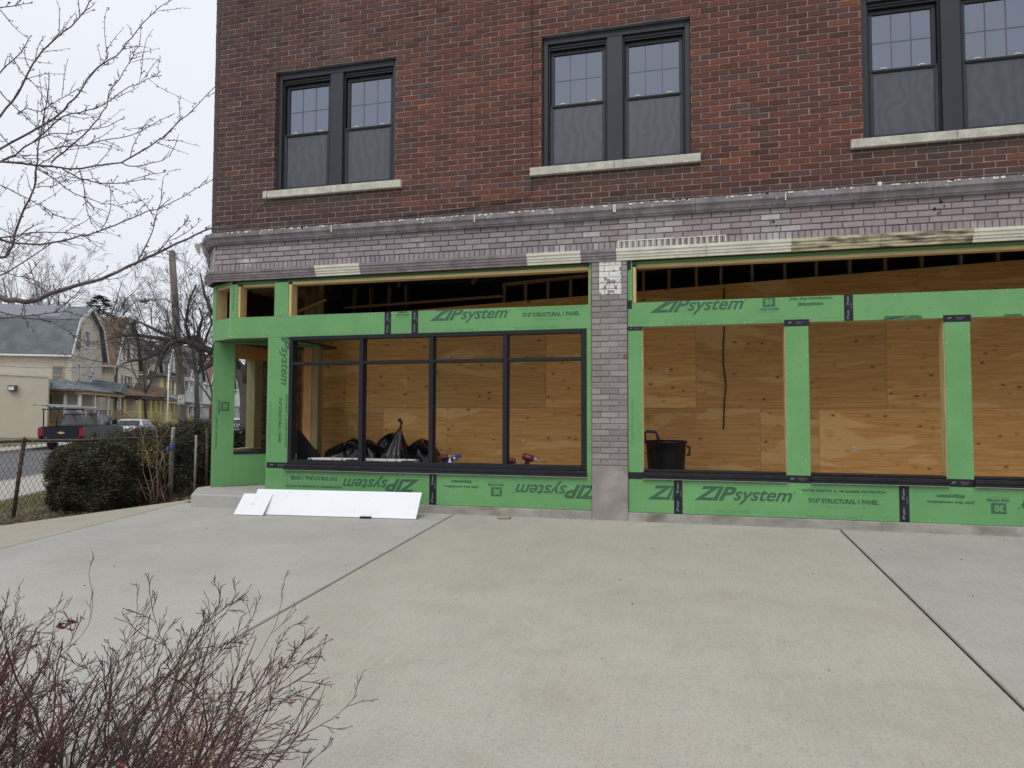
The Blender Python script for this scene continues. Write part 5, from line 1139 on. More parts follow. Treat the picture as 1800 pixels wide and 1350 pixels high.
h4 = at(430, 800, 13.0); hedge('yew_hedge', (h4[0], h4[1], -.2), (.8, .8, .52), 0, 14, 16000, 'yew bush seen through the corner bay opening', None)
# ---- chain-link fence and old posts
rust = mat('rusty_iron', (.10, .055, .04), (.055, .035, .03), .85, 25, .5, 80, bdist=.003, c3=(.20, .12, .08), s3=20)
wood = mat('weathered_post', (.34, .31, .26), (.22, .19, .15), .9, 8, .6, 60, stretch=(4, 4, .6), bdist=.005, c3=(.60, .60, .58), s3=5, t3=(.60, .66))
galv = mat('galvanised', (.30, .31, .31), (.22, .23, .23), .5, 15, metal=.5)
fe = empty('chain_link_fence', (-7.39, -.83, -.16), 0, 'rusty chain-link fence with a leaning post at the left edge', 'fence')
A = Vector((-7.39, -.83, -.17)); Bp = Vector((-6.71, 1.17, -.10)); dr = (Bp-A); dr.z = 0; dr.normalize(); O_ = Vector((-7.39, -.83, -.16))
def rel(ps): return [Vector(p)-O_ for p in ps]
topA = Vector(at(43, 775, 8.75)); 
mb = MB(); mb.tube(rel([A-Vector((0, 0, .1)), A.lerp(topA, .5), topA+Vector((0, 0, .03))]), .024, 8); mb.tube(rel([topA, topA+Vector((0, 0, .05))]), [.03, .012], 8); mb.build('post', rust, fe)
L0 = A-dr*3.0; topL = Vector(topA)-dr*3.0
mb = MB(); mb.tube(rel([L0, topL]), .024, 8); mb.build('post', rust, fe)
tB = Vector((Bp.x, Bp.y, .83))
mb = MB(); mb.tube(rel([topL, topA.lerp(topL, .5)-Vector((0, 0, .02)), topA, topA.lerp(tB, .3)-Vector((0, 0, .015)), tB]), .018, 8); mb.build('top_rail', rust, fe)
mb = MB()
for (pa, pb, qa, qb) in ((L0, topL, A, topA), (A, topA, Bp, tB)):
    W_ = (qa-pa).length; k = int(W_/.062); rows = 17
    for c_ in range(k):                                  # zig-zag wires of the mesh
        pts = []
        for r_ in range(rows+1):
            t = (c_+.5+(.5 if r_ % 2 else 0))/k; h = r_/rows; sg = .0 if r_ % 2 else 0
            lo_ = pa.lerp(qa, min(t, 1)); hi_ = pb.lerp(qb, min(t, 1)); pts.append(lo_.lerp(hi_, h*.985+.01)+Vector((dr.y, -dr.x, 0))*(.004 if r_ % 2 else -.004))
        mb.tube(rel(pts), .0022, 4, cap=False); 
        pts = []
        for r_ in range(rows+1):
            t = (c_+.5-(.5 if r_ % 2 else 0))/k; h = r_/rows; lo_ = pa.lerp(qa, max(t, 0)); hi_ = pb.lerp(qb, max(t, 0)); pts.append(lo_.lerp(hi_, h*.985+.01)+Vector((dr.y, -dr.x, 0))*(.004 if r_ % 2 else -.004))
        mb.tube(rel(pts), .0022, 4, cap=False)
mb.build('wire_mesh', rust, fe)
ep = empty('fence_post', (Bp.x, Bp.y, -.15), 0, 'thick weathered post with flaking white paint and a band of blue tape', 'post')
mb = MB(); topB = Vector(at(305, 752, 10.2)); rb = topB-Vector((Bp.x, Bp.y, -.15)); mb.tube([(0, 0, -.1), rb*.3, rb*.62+Vector((-.01, 0, 0)), rb*.8, rb], [.034, .033, .030, .028, .026], 10); mb.tube([rb*.205, rb*.235], .04, 10); mb.build('post_shaft', wood, ep)
mb = MB(); mb.tube([rb*.70, rb*.705, rb*.795, rb*.80], [.031, .036, .036, .031], 10); mb.box(-.05, -.02, -.04, -.01, rb.z*.66, rb.z*.74); mb.build('tape_band', mat('blue_tape', (.10, .17, .45), None, .5, 9), ep)
def simplepost(x0, y0, x1, y1, d, r, m, lab):
    a = Vector(at(x0, y0, d)); b = Vector(at(x1, y1, d)); mb = MB(); z = a.z; mb.tube([a-Vector((0, 0, .15)), a.lerp(b, .5)+Vector((.006, 0, 0)), b], [r*1.05, r, r*.95], 9); mb.build('fence_post', m, None, lab, 'post', loc=tuple(a-Vector((0, 0, .15))))
simplepost(341, 872, 345, 765, 10.35, .018, wood, 'thin grey weathered post left of the concrete step')
simplepost(363, 862, 364, 752, 11.0, .022, rust, 'rust-brown iron post between the grey post and the green wall')
simplepost(424, 800, 425, 748, 13.2, .05, galv, 'galvanised gate post with a pointed cap seen through the corner bay')
# sapling with tan stems beside the post
stc = mat('tan_stems', (.24, .165, .10), (.13, .09, .06), .8, 20)
b = Vector(at(272, 882, 9.6)); e_ = empty('sapling', (b.x, b.y, b.z), 0, 'bare tan-stemmed sapling tangled in the fence left of the thick post', 'sapling'); rg = random.Random(77)
mb = MB()
for px in ([(272,884),(268,850),(262,820),(256,790),(250,768),(246,748)], [(275,884),(278,850),(275,820),(277,790),(283,772),(295,757),(299,746)], [(268,884),(262,860),(252,830),(250,800),(252,775),(255,752)], [(277,785),(276,765),(274,748)],
           [(262,884),(270,845),(281,822),(286,800),(284,793),(270,802),(255,818)], [(286,795),(290,815),(287,840),(290,846)], [(290,884),(284,862),(280,868),(276,860)], [(258,880),(246,850),(240,835)]):
    pts = [Vector(at(x, y, 9.6+.05*i))-b for i, (x, y) in enumerate(px)]; n = len(pts); mb.tube(pts, [.008-.005*i/(n-1) for i in range(n)], 6)
    for i in range(1, n):
        for j in range(2): branchy(mb, pts[i-1].lerp(pts[i], rg.random()), (rg.gauss(0, 1), rg.gauss(0, 1), .7), rg.uniform(.12, .32), .0035, 1, rg, 4, .2, .05, (1, 3), .6, .7, (4, 3), 0, .0014)
mb.build('stems', stc, e_); mb = MB()
for i in range(90): x, y = rg.choice([(262, 815), (268, 800), (255, 800), (242, 880)]); leafquad(mb, Vector(at(x+rg.gauss(0, 7), y+rg.gauss(0, 6), 9.55))-b, rg.uniform(.01, .025), rg, 0, rg.choice([(.30, .15, .05), (.22, .17, .05), (.35, .22, .08)]))
mb.build('dry_leaves', vegt, e_)
# undergrowth brambles at the hedge foot
mb = MB()
for i in range(260):
    t = rg.random(); q = Vector((-7.6+t*1.6+rg.gauss(0, .2), -.4+t*2.4+rg.gauss(0, .25), -.16)); 
    if q.x > -5.8: continue
    branchy(mb, q, (rg.gauss(0, .8), rg.gauss(0, .8), 1), rg.uniform(.12, .5), .0026, 1, rg, 4, .25, -.05, (1, 3), .6, .8, (3, 3), 0, .0012)
mb.build('brambles', stc, None, kind='stuff')
# ================================================================ street beyond: houses, pole, vehicles
sid_b = wavemat('beige_siding', (.56, .52, .43), (.50, .46, .375), .115, dark=.35)
sid_c = wavemat('cream_siding', (.66, .62, .48), (.60, .56, .43), .13, dark=.3)
sid_w = wavemat('white_siding', (.60, .61, .62), (.52, .53, .54), .12, dark=.3)
sid_g = wavemat('green_grey_siding', (.26, .30, .28), (.21, .25, .235), .14, dark=.3)
sid_y = wavemat('pale_yellow_siding', (.58, .55, .36), (.52, .49, .32), .12, dark=.3)
shg_g = wavemat('grey_shingles', (.155, .175, .185), (.10, .115, .125), .16, rough=.9, dark=.4, noise=1.2)
shg_b = wavemat('brown_shingles', (.21, .135, .085), (.13, .085, .055), .16, rough=.9, dark=.4, noise=2)
shg_d = wavemat('dark_shingles', (.125, .115, .105), (.085, .08, .075), .16, rough=.9, dark=.4, noise=2)
shg_r = wavemat('red_brown_shingles', (.22, .13, .11), (.15, .09, .08), .16, rough=.9, dark=.4, noise=2)
trimw = mat('white_trim', (.66, .66, .64), (.56, .56, .54), .6, 2)
tan = mat('tan_trim', (.50, .32, .17), (.42, .26, .13), .7, 3)
brn = mat('brown_trim', (.10, .08, .075), None, .7, 3)
yel = mat('yellow_paint', (.72, .62, .27), (.64, .54, .22), .6, 2)
wgl = glassmat('house_glass', (.035, .04, .045), .10, .05)
decking = mat('deck_wood', (.42, .25, .11), (.32, .18, .08), .8, 5)
YAWH = math.atan2(DY, DX)
def hbox(name, m, e_, *b, lab=None):
    mb = MB(); mb.rbox(*b, .01); return mb.build(name, m, e_, lab)
def hwin(e_, x0, x1, z0, z1, side, pos, trim, shut=None):
    """side 'f': front wall y=pos (normal -y); side 's': wall x=pos (normal -x)"""
    xf = frame((0, pos, 0), (1, 0, 0), (0, -1, 0)) if side == 'f' else frame((pos, 0, 0), (0, -1, 0), (-1, 0, 0))
    if side == 's': x0, x1 = -x1, -x0
    t = .09; mb = MB(xf)
    mb.rbox(x0-t, x0, -.05, .02, z0-t, z1+t, .01); mb.rbox(x1, x1+t, -.05, .02, z0-t, z1+t, .01); mb.rbox(x0+.001, x1-.001, -.049, .02, z1, z1+t, .01); mb.rbox(x0+.001, x1-.001, -.055, .02, z0-t, z0, .01); mb.rbox(x0+.001, x1-.001, -.035, .0, (z0+z1)/2-.03, (z0+z1)/2+.03, .01)
    w = mb.build('window', trim, e_); mb = MB(xf); mb.box(x0+.002, x1-.002, -.022, -.012, z0+.002, z1-.002); mb.build('pane', wgl, w)
    if shut:
        mb = MB(xf); mb.rbox(x0-t-.34, x0-t-.02, -.04, .0, z0, z1, .01); mb.rbox(x1+t+.02, x1+t+.34, -.04, .0, z0, z1, .01); mb.build('shutters', shut, w)
def gambrel(e_, w, z0, zk, zr, xk, y0, y1, m, wall, oh=.35, trim=trimw):
    o = [(-oh, z0-.05), (xk, zk), (w/2, zr), (w-xk, zk), (w+oh, z0-.05)]
    for k in range(4):
        (xa, za), (xb, zb) = o[k], o[k+1]; th = .12; L = math.hypot(xb-xa, zb-za); nx, nz = (zb-za)/L*-1, (xb-xa)/L
        q = [(xa, za), (xb, zb), (xb+nx*th, zb+nz*th), (xa+nx*th, za+nz*th)]
        mb = MB(); mb.add([(x, y0, z) for x, z in q]+[(x, y1, z) for x, z in q], [(0, 1, 2, 3), (7, 6, 5, 4), (0, 4, 5, 1), (1, 5, 6, 2), (2, 6, 7, 3), (3, 7, 4, 0)]); r = mb.build('roof', m, e_)
        mb = MB(); q2 = [(xa-nx*.06, za-nz*.14), (xb-nx*.06, zb-nz*.14), (xb+nx*(th+.01), zb+nz*(th+.01)), (xa+nx*(th+.01), za+nz*(th+.01))]
        mb.add([(x, y0-.05, z) for x, z in q2]+[(x, y0-.002, z) for x, z in q2], [(0, 1, 2, 3), (7, 6, 5, 4), (0, 4, 5, 1), (1, 5, 6, 2), (2, 6, 7, 3), (3, 7, 4, 0)]); mb.build('bargeboard', trim, r)
    mb = MB(); g = [(0.0, z0-.02), (xk+.02, zk-.03), (w/2, zr-.04), (w-xk-.02, zk-.03), (w, z0-.02)]
    mb.add([(x, y0+.30, z) for x, z in g]+[(x, y1-.1, z) for x, z in g], [(0, 4, 3, 2, 1), (5, 6, 7, 8, 9)]); mb.build('gable_wall', wall, e_)
    mb = MB(); mb.rbox(-oh-.12, -oh+.02, y0, y1, z0-.17, z0-.03, .02); mb.build('gutter', trim, e_)
def porch(e_, x0, x1, y0, y1, zf_, zr, roofm, post, rail, np_=4, stairs=None, fasc=tan, hip=.9):
    """covered porch from y0 (front, negative) to y1, floor at zf_, roof edge at zr"""
    mb = MB(); mb.box(x0, x1, y0, y1, zf_-.25, zf_); mb.build('porch_floor', decking, e_)
    mb = MB(); mb.rbox(x0-.2, x1+.2, y0-.2, y0-.02, zr-.22, zr, .02); mb.rbox(x0-.2, x0-.02, y0-.019, y1, zr-.22, zr, .02); mb.rbox(x1+.02, x1+.2, y0-.019, y1, zr-.22, zr, .02); mb.build('porch_fascia', fasc, e_)
    mb = MB(); a, b, c, d = x0-.4, x1+.4, y0-.4, y1; mb.add([(a, c, zr+.003), (b, c, zr+.003), (b, d, zr+.003), (a, d, zr+.003), (a, c, zr+.08), (b, c, zr+.08), (b-1.4, d, zr+hip), (a+1.4, d, zr+hip), (a, d, zr+.08), (b, d, zr+.08)], [(0, 3, 2, 1), (0, 1, 5, 4), (4, 5, 6, 7), (4, 7, 8), (5, 9, 6), (0, 4, 8, 3), (1, 2, 9, 5)]); mb.build('porch_roof', roofm, e_)
    for i in range(np_):
        x = x0+.1+(x1-x0-.2)*i/(np_-1); mb = MB(); mb.rbox(x-.09, x+.09, y0, y0+.18, zf_, zr-.2, .01); mb.build('porch_post', post, e_)
    mb = MB(); mb.rbox(x0, x0+.16, (y0+y1)/2, (y0+y1)/2+.16, zf_, zr-.2, .01); mb.build('porch_post', post, e_)
    mb = MB()
    def run(p, q):
        p = Vector(p); q = Vector(q); L = (q-p).length; k = max(2, int(L/.16)); mb.tube([p+Vector((0, 0, .9)), q+Vector((0, 0, .9))], .045, 4, smooth=False); mb.tube([p+Vector((0, 0, .12)), q+Vector((0, 0, .12))], .035, 4, smooth=False)
        for i in range(k+1): r = p.lerp(q, i/k); mb.tube([r+Vector((0, 0, .12)), r+Vector((0, 0, .9))], .022, 4, smooth=False, cap=False)
    gap = stairs
    if gap: run((x0, y0+.09, zf_), (gap[0], y0+.09, zf_)); run((gap[1], y0+.09, zf_), (x1, y0+.09, zf_))
    else: run((x0, y0+.09, zf_), (x1, y0+.09, zf_))
    run((x0+.08, y0+.1, zf_), (x0+.08, y1, zf_))
    if gap:
        for x in gap: run((x, y0-.05, zf_), (x, y0-1.7, zf_-1.1))
    mb.build('porch_railing', rail, e_)
    if gap:
        mb = MB()
        for i in range(6): mb.box(gap[0], gap[1], y0-.3-.28*i, y0-.02-.28*i, zf_-.20-.18*i-.16, zf_-.18*(i+1)+.0)
        mb.build('porch_steps', decking if rail is not yel else yel, e_)
def house(s0, w, dep_, ze, zk, zr, xk, wall, roofm, lab, trim=trimw):
    x, y, _ = P(-23.3, s0); e_ = empty('house', (x, y, -.35), YAWH, lab, 'house', 'two-storey houses along the far side of the street')
    mb = MB(); mb.box(0, w, 0, dep_, -.3, ze+.35-.05); mb.build('wall', wall, e_)
    gambrel(e_, w, ze+.35, zk+.35, zr+.35, xk, -.35, dep_+.3, roofm, wall, trim=trim); return e_
# first house: grey roof, beige siding, solar panel, dish, tan porch
e_ = house(48, 6.6, 15, 5.5, 8.1, 9.4, .95, sid_b, shg_g, 'beige house with a grey gambrel roof, solar panels and tan porch')
hwin(e_, .9, 1.8, 6.4, 7.9, 'f', -.06, tan); hwin(e_, 2.7, 3.6, 6.7, 7.9, 'f', -.06, trimw); hwin(e_, 1.0, 2.0, 3.9, 5.3, 'f', 0, trimw); hwin(e_, 4.0, 4.9, 3.9, 5.3, 'f', 0, trimw)
hwin(e_, .35, .95, 3.75, 4.95, 's', 0, tan); hwin(e_, 4.8, 5.6, 3.75, 4.95, 's', 0, tan)
mb = MB(); xa, za, xb, zb = 1.25, 8.63, 3.1, 9.66
mb.add([(xa, 1.2, za+.1), (xa, 9.5, za+.1), (xb, 9.5, zb+.1), (xb, 1.2, zb+.1), (xa, 1.2, za+.16), (xa, 9.5, za+.16), (xb, 9.5, zb+.16), (xb, 1.2, zb+.16)], [(0, 1, 2, 3), (7, 6, 5, 4), (0, 4, 5, 1), (1, 5, 6, 2), (2, 6, 7, 3), (3, 7, 4, 0)]); mb.build('solar_panel', glassmat('solar_glass', (.02, .025, .05), .12, .1), e_)
mb = MB(); mb.box(-.25, 1.8, 9.1, 12.6, 5.9, 8.1); d_ = mb.build('dormer', sid_b, e_); mb = MB(); mb.add([(-.7, 8.7, 8.0), (-.7, 13, 8.0), (1.9, 13, 8.4), (1.9, 8.7, 8.4), (-.7, 8.7, 8.13), (-.7, 10.85, 9.0), (-.7, 13, 8.13), (1.9, 8.7, 8.5), (1.9, 10.85, 9.4), (1.9, 13, 8.5)], [(0, 1, 2, 3), (0, 4, 5, 6, 1), (4, 7, 8, 5), (5, 8, 9, 6), (2, 9, 8, 7, 3), (0, 3, 7, 4), (1, 6, 9, 2)]); mb.build('dormer_roof', shg_g, d_)
mb = MB(); mb.rbox(-.14, .9, -.30, .0, 3.3, 5.75, .02); by = mb.build('bay', sid_b, e_)
porch(e_, -2.6, 5.6, -1.8, .0, .95, 3.15, shg_g, trimw, decking, 4, (4.0, 5.3))
mb = MB(); mb.box(-2.6, -.002, .002, 9, .7, .95); mb.rbox(-2.8, -2.62, -1.6, 9, 2.93, 3.15, .02); mb.build('side_porch', tan, e_)
mb = MB(); mb.add([(-3.0, -1.9, 3.20), (-3.0, 9, 3.20), (-.01, 9, 3.95), (-.01, .0, 3.95), (-3.0, -1.9, 3.28), (-3.0, 9, 3.28), (-.01, 9, 4.05), (-.01, 0, 4.05)], [(0, 3, 2, 1), (4, 5, 6, 7), (0, 4, 7, 3), (0, 1, 5, 4), (1, 2, 6, 5)]); mb.build('side_porch_roof', shg_g, e_)
for y in (1.6, 4.4, 7.4): mb = MB(); mb.rbox(-2.6, -2.44, y, y+.16, .95, 2.95, .01); mb.build('porch_post', trimw, e_)
mb = MB(); mb.rbox(-.03, -.001, 3.6, 4.6, .96, 3.05, .01); dr_ = mb.build('door', tan, e_); mb = MB(); mb.rbox(-.06, -.031, 3.75, 4.45, 1.0, 2.9, .01); mb.build('door_leaf', wgl, dr_)
hwin(e_, 1.0, 2.0, 1.7, 2.9, 's', 0, trimw)
mb = MB(); mb.add([(3.1, -2.5, 3.25), (5.0, -2.5, 3.25), (4.05, -2.5, 3.95), (3.1, -.4, 3.6), (5.0, -.4, 3.6), (4.05, -.4, 4.3)], [(0, 1, 2), (0, 2, 5, 3), (1, 4, 5, 2)]); mb.build('porch_gable', shg_g, e_)
mb = MB(); dsh = [(0, 0, 0)]+[(.28*cos(t), .10, .28*sin(t)) for t in [2*pi*i/14 for i in range(14)]]
mb.add([(x-2.3, y+6.0, z+4.05) for x, y, z in dsh], [(0, i+1, (i+1) % 14+1) for i in range(14)]); mb.tube([(-2.3, 6.0, 3.35), (-2.3, 6.0, 4.0)], .03, 5); mb.tube([(-2.3, 6.0, 3.8), (-2.35, 5.5, 4.0)], .015, 4); mb.build('satellite_dish', galv, e_)
# second: cream, brown roof
e_ = house(57.5, 6.6, 14, 5.4, 8.2, 9.9, 1.0, sid_c, shg_b, 'cream house with a brown gambrel roof and a yellow-posted porch')
hwin(e_, .8, 1.9, 6.4, 7.9, 'f', -.06, trimw, brn); hwin(e_, 3.6, 4.7, 6.4, 7.9, 'f', -.06, trimw, brn); hwin(e_, .6, 1.7, 3.6, 5.0, 'f', 0, trimw, brn); hwin(e_, 3.2, 4.2, 3.6, 5.0, 'f', 0, trimw, brn)
hwin(e_, .6, 1.5, 1.3, 2.7, 'f', 0, trimw); hwin(e_, 2.4, 3.2, 1.1, 2.8, 'f', 0, trimw)
porch(e_, -.6, 5.8, -2.3, .0, .9, 3.1, shg_b, yel, yel, 5, (3.9, 5.3), brn)
mb = MB(); mb.rbox(-.05, .05, -.28, -.14, .2, 5.7, .01); mb.build('downpipe', brn, e_)
mb = MB(); mb.add([(3.6, -3.0, 3.15), (5.8, -3.0, 3.15), (4.7, -3.0, 4.0), (3.6, -.4, 3.7), (5.8, -.4, 3.7), (4.7, -.4, 4.5)], [(0, 1, 2), (0, 2, 5, 3), (1, 4, 5, 2)]); mb.build('porch_gable', shg_b, e_)
# third: behind, dark roof, yellow second-storey porch
e_ = house(66.3, 4.9, 13, 5.2, 7.4, 8.6, .8, sid_y, shg_d, 'pale yellow house with yellow posts on an upper porch')
hwin(e_, .6, 1.5, 3.7, 5.0, 'f', 0, trimw)
porch(e_, -.2, 4.6, -2.0, .0, .8, 2.9, shg_d, yel, yel, 4, (2.8, 4.2), yel); 
for x in (.1, 1.5, 3.0, 4.4): mb = MB(); mb.rbox(x-.12, x+.12, -1.6, -1.36, 3.6, 5.2, .01); mb.build('porch_post', yel, e_)
mb = MB(); mb.add([(-.3, -2.1, 5.22), (4.9, -2.1, 5.22), (4.9, 0, 5.5), (-.3, 0, 5.5), (-.3, -2.1, 5.32), (4.9, -2.1, 5.32), (4.9, 0, 6.0), (-.3, 0, 6.0)], [(0, 3, 2, 1), (4, 5, 6, 7), (0, 1, 5, 4), (0, 4, 7, 3), (1, 2, 6, 5)]); mb.build('porch_roof', shg_d, e_)
def gallery(e_, w, z, post=trimw, floor=sid_w, y0=-2.0):
    mb = MB(); mb.box(-.2, w+.2, y0, -.002, z-.25, z); mb.build('balcony_floor', floor, e_)
    for x in (0, w/3, 2*w/3, w): mb = MB(); mb.rbox(x-.09, x+.09, y0+.02, y0+.2, z, z+2.2, .01); mb.build('porch_post', post, e_)
    mb = MB(); mb.box(-.25, w+.25, y0-.05, y0+.2, z+2.201, z+2.45); mb.tube([(-.1, y0+.1, z+.9), (w+.1, y0+.1, z+.9)], .04, 4, smooth=False)
    for i in range(int(w/.18)): mb.tube([(i*.18, y0+.1, z), (i*.18, y0+.1, z+.9)], .02, 4, smooth=False, cap=False)
    mb.build('balcony_railing', post, e_)
e_ = house(73.4, 6.6, 14, 5.5, 8.0, 9.4, 1.0, sid_w, shg_d, 'white house with a narrow gable and a gable balcony left of the utility pole')
hwin(e_, 2.3, 3.9, 6.3, 8.0, 'f', -.06, brn); hwin(e_, .6, 1.6, 3.6, 5.0, 'f', 0, trimw, brn); hwin(e_, 3.6, 4.8, 3.6, 5.0, 'f', 0, trimw); gallery(e_, 6.4, 3.2); porch(e_, 0, 6.2, -2.4, 0, .7, 2.7, shg_d, trimw, yel, 4, None, trimw, .3)
mb = MB(); mb.box(1.9, 4.5, -1.2, -.06, 5.95, 6.15); mb.tube([(1.9, -1.15, 6.9), (4.5, -1.15, 6.9)], .04, 4)
for i in range(14): mb.tube([(1.95+i*.19, -1.15, 6.15), (1.95+i*.19, -1.15, 6.9)], .022, 4, cap=False)
mb.build('gable_balcony', brn, e_)
e_ = house(83.4, 8.2, 14, 5.5, 7.9, 10.0, 1.4, sid_g, shg_d, 'grey-green gabled house with white galleries right of the utility pole')
hwin(e_, 3.2, 4.6, 6.6, 8.1, 'f', -.06, trimw); hwin(e_, 1.4, 3.2, 3.4, 5.0, 'f', 0, trimw); hwin(e_, 5.0, 6.4, 3.4, 5.0, 'f', 0, trimw); gallery(e_, 8.0, 3.1); porch(e_, 0, 8, -2.4, 0, .7, 2.7, shg_d, trimw, trimw, 4, None, trimw, .3); hwin(e_, 1.4, 3.2, .9, 2.5, 'f', 0, trimw)
e_ = house(95.5, 8.0, 14, 5.6, 8.0, 9.8, 1.4, sid_w, shg_r, 'white house with a reddish roof just left of the green corner post')
gallery(e_, 7.8, 3.1); porch(e_, 0, 7.8, -2.4, 0, .7, 2.7, shg_r, trimw, trimw, 4, None, trimw, .3); hwin(e_, 1.2, 2.8, 3.4, 5.0, 'f', 0, trimw); hwin(e_, 4.8, 6.4, 3.4, 5.0, 'f', 0, trimw)
e_ = house(107, 8.0, 14, 5.6, 8.0, 9.8, 1.4, sid_b, shg_d, 'farthest house, mostly hidden by the green corner post')
gallery(e_, 7.8, 3.1); hwin(e_, 1.2, 2.8, 3.4, 5.0, 'f', 0, trimw)
e_ = house(119, 8.0, 14, 5.6, 8.0, 9.8, 1.4, sid_w, shg_g, 'white house glimpsed through the opening of the corner bay')
gallery(e_, 7.8, 3.1)
mb = MB()
for i, s in enumerate(range(46, 125, 3)):                      # low garden walls and steps along the far walk
    a = P(-20.2, s); mb.xf = Matrix.Translation((a[0], a[1], -.45)) @ Matrix.Rotation(YAWH, 4, 'Z'); mb.rbox(0, 2.9, 0, .22, 0, .55+.1*(i % 2), .02)
mb.xf = None; mb.build('garden_wall', M['found'], None, 'low grey garden wall in front of the far houses', 'wall')
rg = random.Random(90)
for k, (s, n_) in enumerate(((56.5, -20.8), (64, -20.6), (60, -20.4), (86, -20.6), (79, -20.5))):
    a = P(n_, s); mb = MB()
    for i in range(16): branchy(mb, (rg.gauss(0, .4), rg.gauss(0, .4), 0), (rg.gauss(0, .5), rg.gauss(0, .5), 1), rg.uniform(.7, 1.5), .016, 2, rg, 4, .2, .02, (3, 5), .55, .8, (3, 3, 3), 0, .006)
    mb.build('garden_shrub', mat('purple_twigs', (.13, .085, .08), (.09, .06, .06), .8, 4) if not k else bpy.data.materials['purple_twigs'], None, ['bare purplish shrub beside the tan porch steps', 'bare shrub before the yellow porch', 'bare shrub left of the yellow stair rail', 'bare shrub below the grey-green house', 'bare shrub beside the foot of the utility pole'][k], 'shrub', 'bare garden shrubs across the street', loc=None).location = (a[0], a[1], -.42)

# flat-roofed beige commercial building at the left edge
a0 = Vector((-38.7, 27.5, 0)); u1 = Vector((-NX, -NY, 0)); u2 = Vector((-.73, .683, 0))
e_ = empty('commercial_building', (a0.x, a0.y, -.5), 0, 'flat-roofed beige rendered building cut by the left edge', 'building')
mb = MB(); q = [(0, 0), tuple((u1*14)[:2]), tuple((u1*14+u2*8)[:2]), tuple((u2*8)[:2])]; hh = lambda i: 4.05
n = 4; mb.add([(x, y, -.2) for x, y in q]+[(x, y, z) for (x, y), z in zip(q, (4.05, 4.65, 4.65, 4.05))], [(0, 1, 2, 3), (7, 6, 5, 4), (0, 4, 5, 1), (1, 5, 6, 2), (2, 6, 7, 3), (3, 7, 4, 0)]); mb.build('wall', mat('beige_render', (.47, .425, .335), (.435, .39, .305), .8, .8, .2, 30), e_)
def onb(t, z): v = u1*t; return (v.x, v.y, z)
mb = MB(); p, q2 = onb(-.05, 4.06), onb(14, 4.66); nn = Vector((NY, -NX, 0)); 
mb.add([tuple(Vector(p)+nn*k+Vector((0, 0, h))) for k in (-.1, .06) for h in (0, .10)]+[tuple(Vector(q2)+nn*k+Vector((0, 0, h))) for k in (-.1, .06) for h in (0, .10)], [(0, 1, 3, 2), (4, 6, 7, 5), (0, 4, 5, 1), (1, 5, 7, 3), (3, 7, 6, 2), (2, 6, 4, 0)]); mb.build('coping', sid_b, e_)
c_ = Vector(onb(1.95, 3.3)); mb = MB(Matrix.Translation(c_) @ Matrix.Rotation(math.atan2(u1.y, u1.x)+pi, 4, 'Z')); mb.rbox(-.22, .22, -.30, -.02, -.15, .22, .04); w_ = mb.build('wall_lamp', brn, e_); mb = MB(Matrix.Translation(c_) @ Matrix.Rotation(math.atan2(u1.y, u1.x)+pi, 4, 'Z')); mb.rbox(-.16, .16, -.325, -.301, -.10, .12, .01); mb.build('lens', trimw, w_)

# utility pole with street light and notice
pb = Vector((-18.70, 15.95, -.5)); pt = Vector(at(302, 441, 28.2))
e_ = empty('utility_pole', tuple(pb), 0, 'leaning grey timber utility pole with a street light arm and pasted notices', 'utility pole')
polem = mat('pole_timber', (.19, .165, .14), (.12, .105, .09), .9, 5, .4, 30, stretch=(5, 5, .5), bdist=.01)
v = pt-pb; mb = MB(); mb.tube([(0, 0, -.2), v*.25, v*.5, v*.75, v], [.165, .16, .15, .138, .125], 14); mb.build('pole', polem, e_)
at_ = lambda z: v*((z+.5)/v.z)
jz = Vector(at(311, 532, 28.0))-pb; le = Vector(at(262, 528, 27.6))-pb
mb = MB(); mb.tube([jz-Vector((0, 0, .15)), jz.lerp(le, .4)+Vector((0, 0, .12)), le], .028, 6); mb.tube([jz-Vector((0, 0, .6)), jz.lerp(le, .35)+Vector((0, 0, .08))], .015, 5); ar = mb.build('lamp_arm', galv, e_)
le2 = Vector(at(243, 528, 27.5))-pb; mb = MB(); mb.tube([le, le.lerp(le2, .3), le.lerp(le2, .8), le2], [.05, .10, .10, .04], 10); mb.build('lamp_head', galv, ar)
mb = MB(); z_ = .3
def notice(px0, px1, py0, py1, dd):
    a, b, c, d = [Vector(at(x, y, dd))-pb for x, y in ((px0, py1), (px1, py1), (px1, py0), (px0, py0))]; return [tuple(q) for q in (a, b, c, d)]
mb = MB(); q = notice(312.5, 324.5, 694, 711, 27.75); q3 = notice(312.5, 324.5, 694, 711, 27.80); mb.add(q+q3, [(0, 1, 2, 3), (4, 7, 6, 5), (0, 4, 5, 1), (1, 5, 6, 2), (2, 6, 7, 3), (3, 7, 4, 0)])
for k in range(9):
    x = 313+rg.uniform(0, 9); y = 695+rg.uniform(0, 10); mb.add(notice(x, x+rg.uniform(1, 3), y, y+rg.uniform(.8, 2.5), 27.73), [(0, 1, 2, 3)], mi=1)
mb.add(notice(313, 324, 707.5, 709.5, 27.73), [(0, 1, 2, 3)], mi=1); mb.build('notice', [trimw, M['found']], e_)
c1 = Vector(at(340, 612, 27.8))-pb; mb = MB(); mb.tube([c1, c1+Vector((0, 0, .5))], [.16, .17], 12); mb.tube([c1+Vector((0, 0, .25)), at_(4.0)], .03, 5); mb.build('transformer', M['tape'], e_)
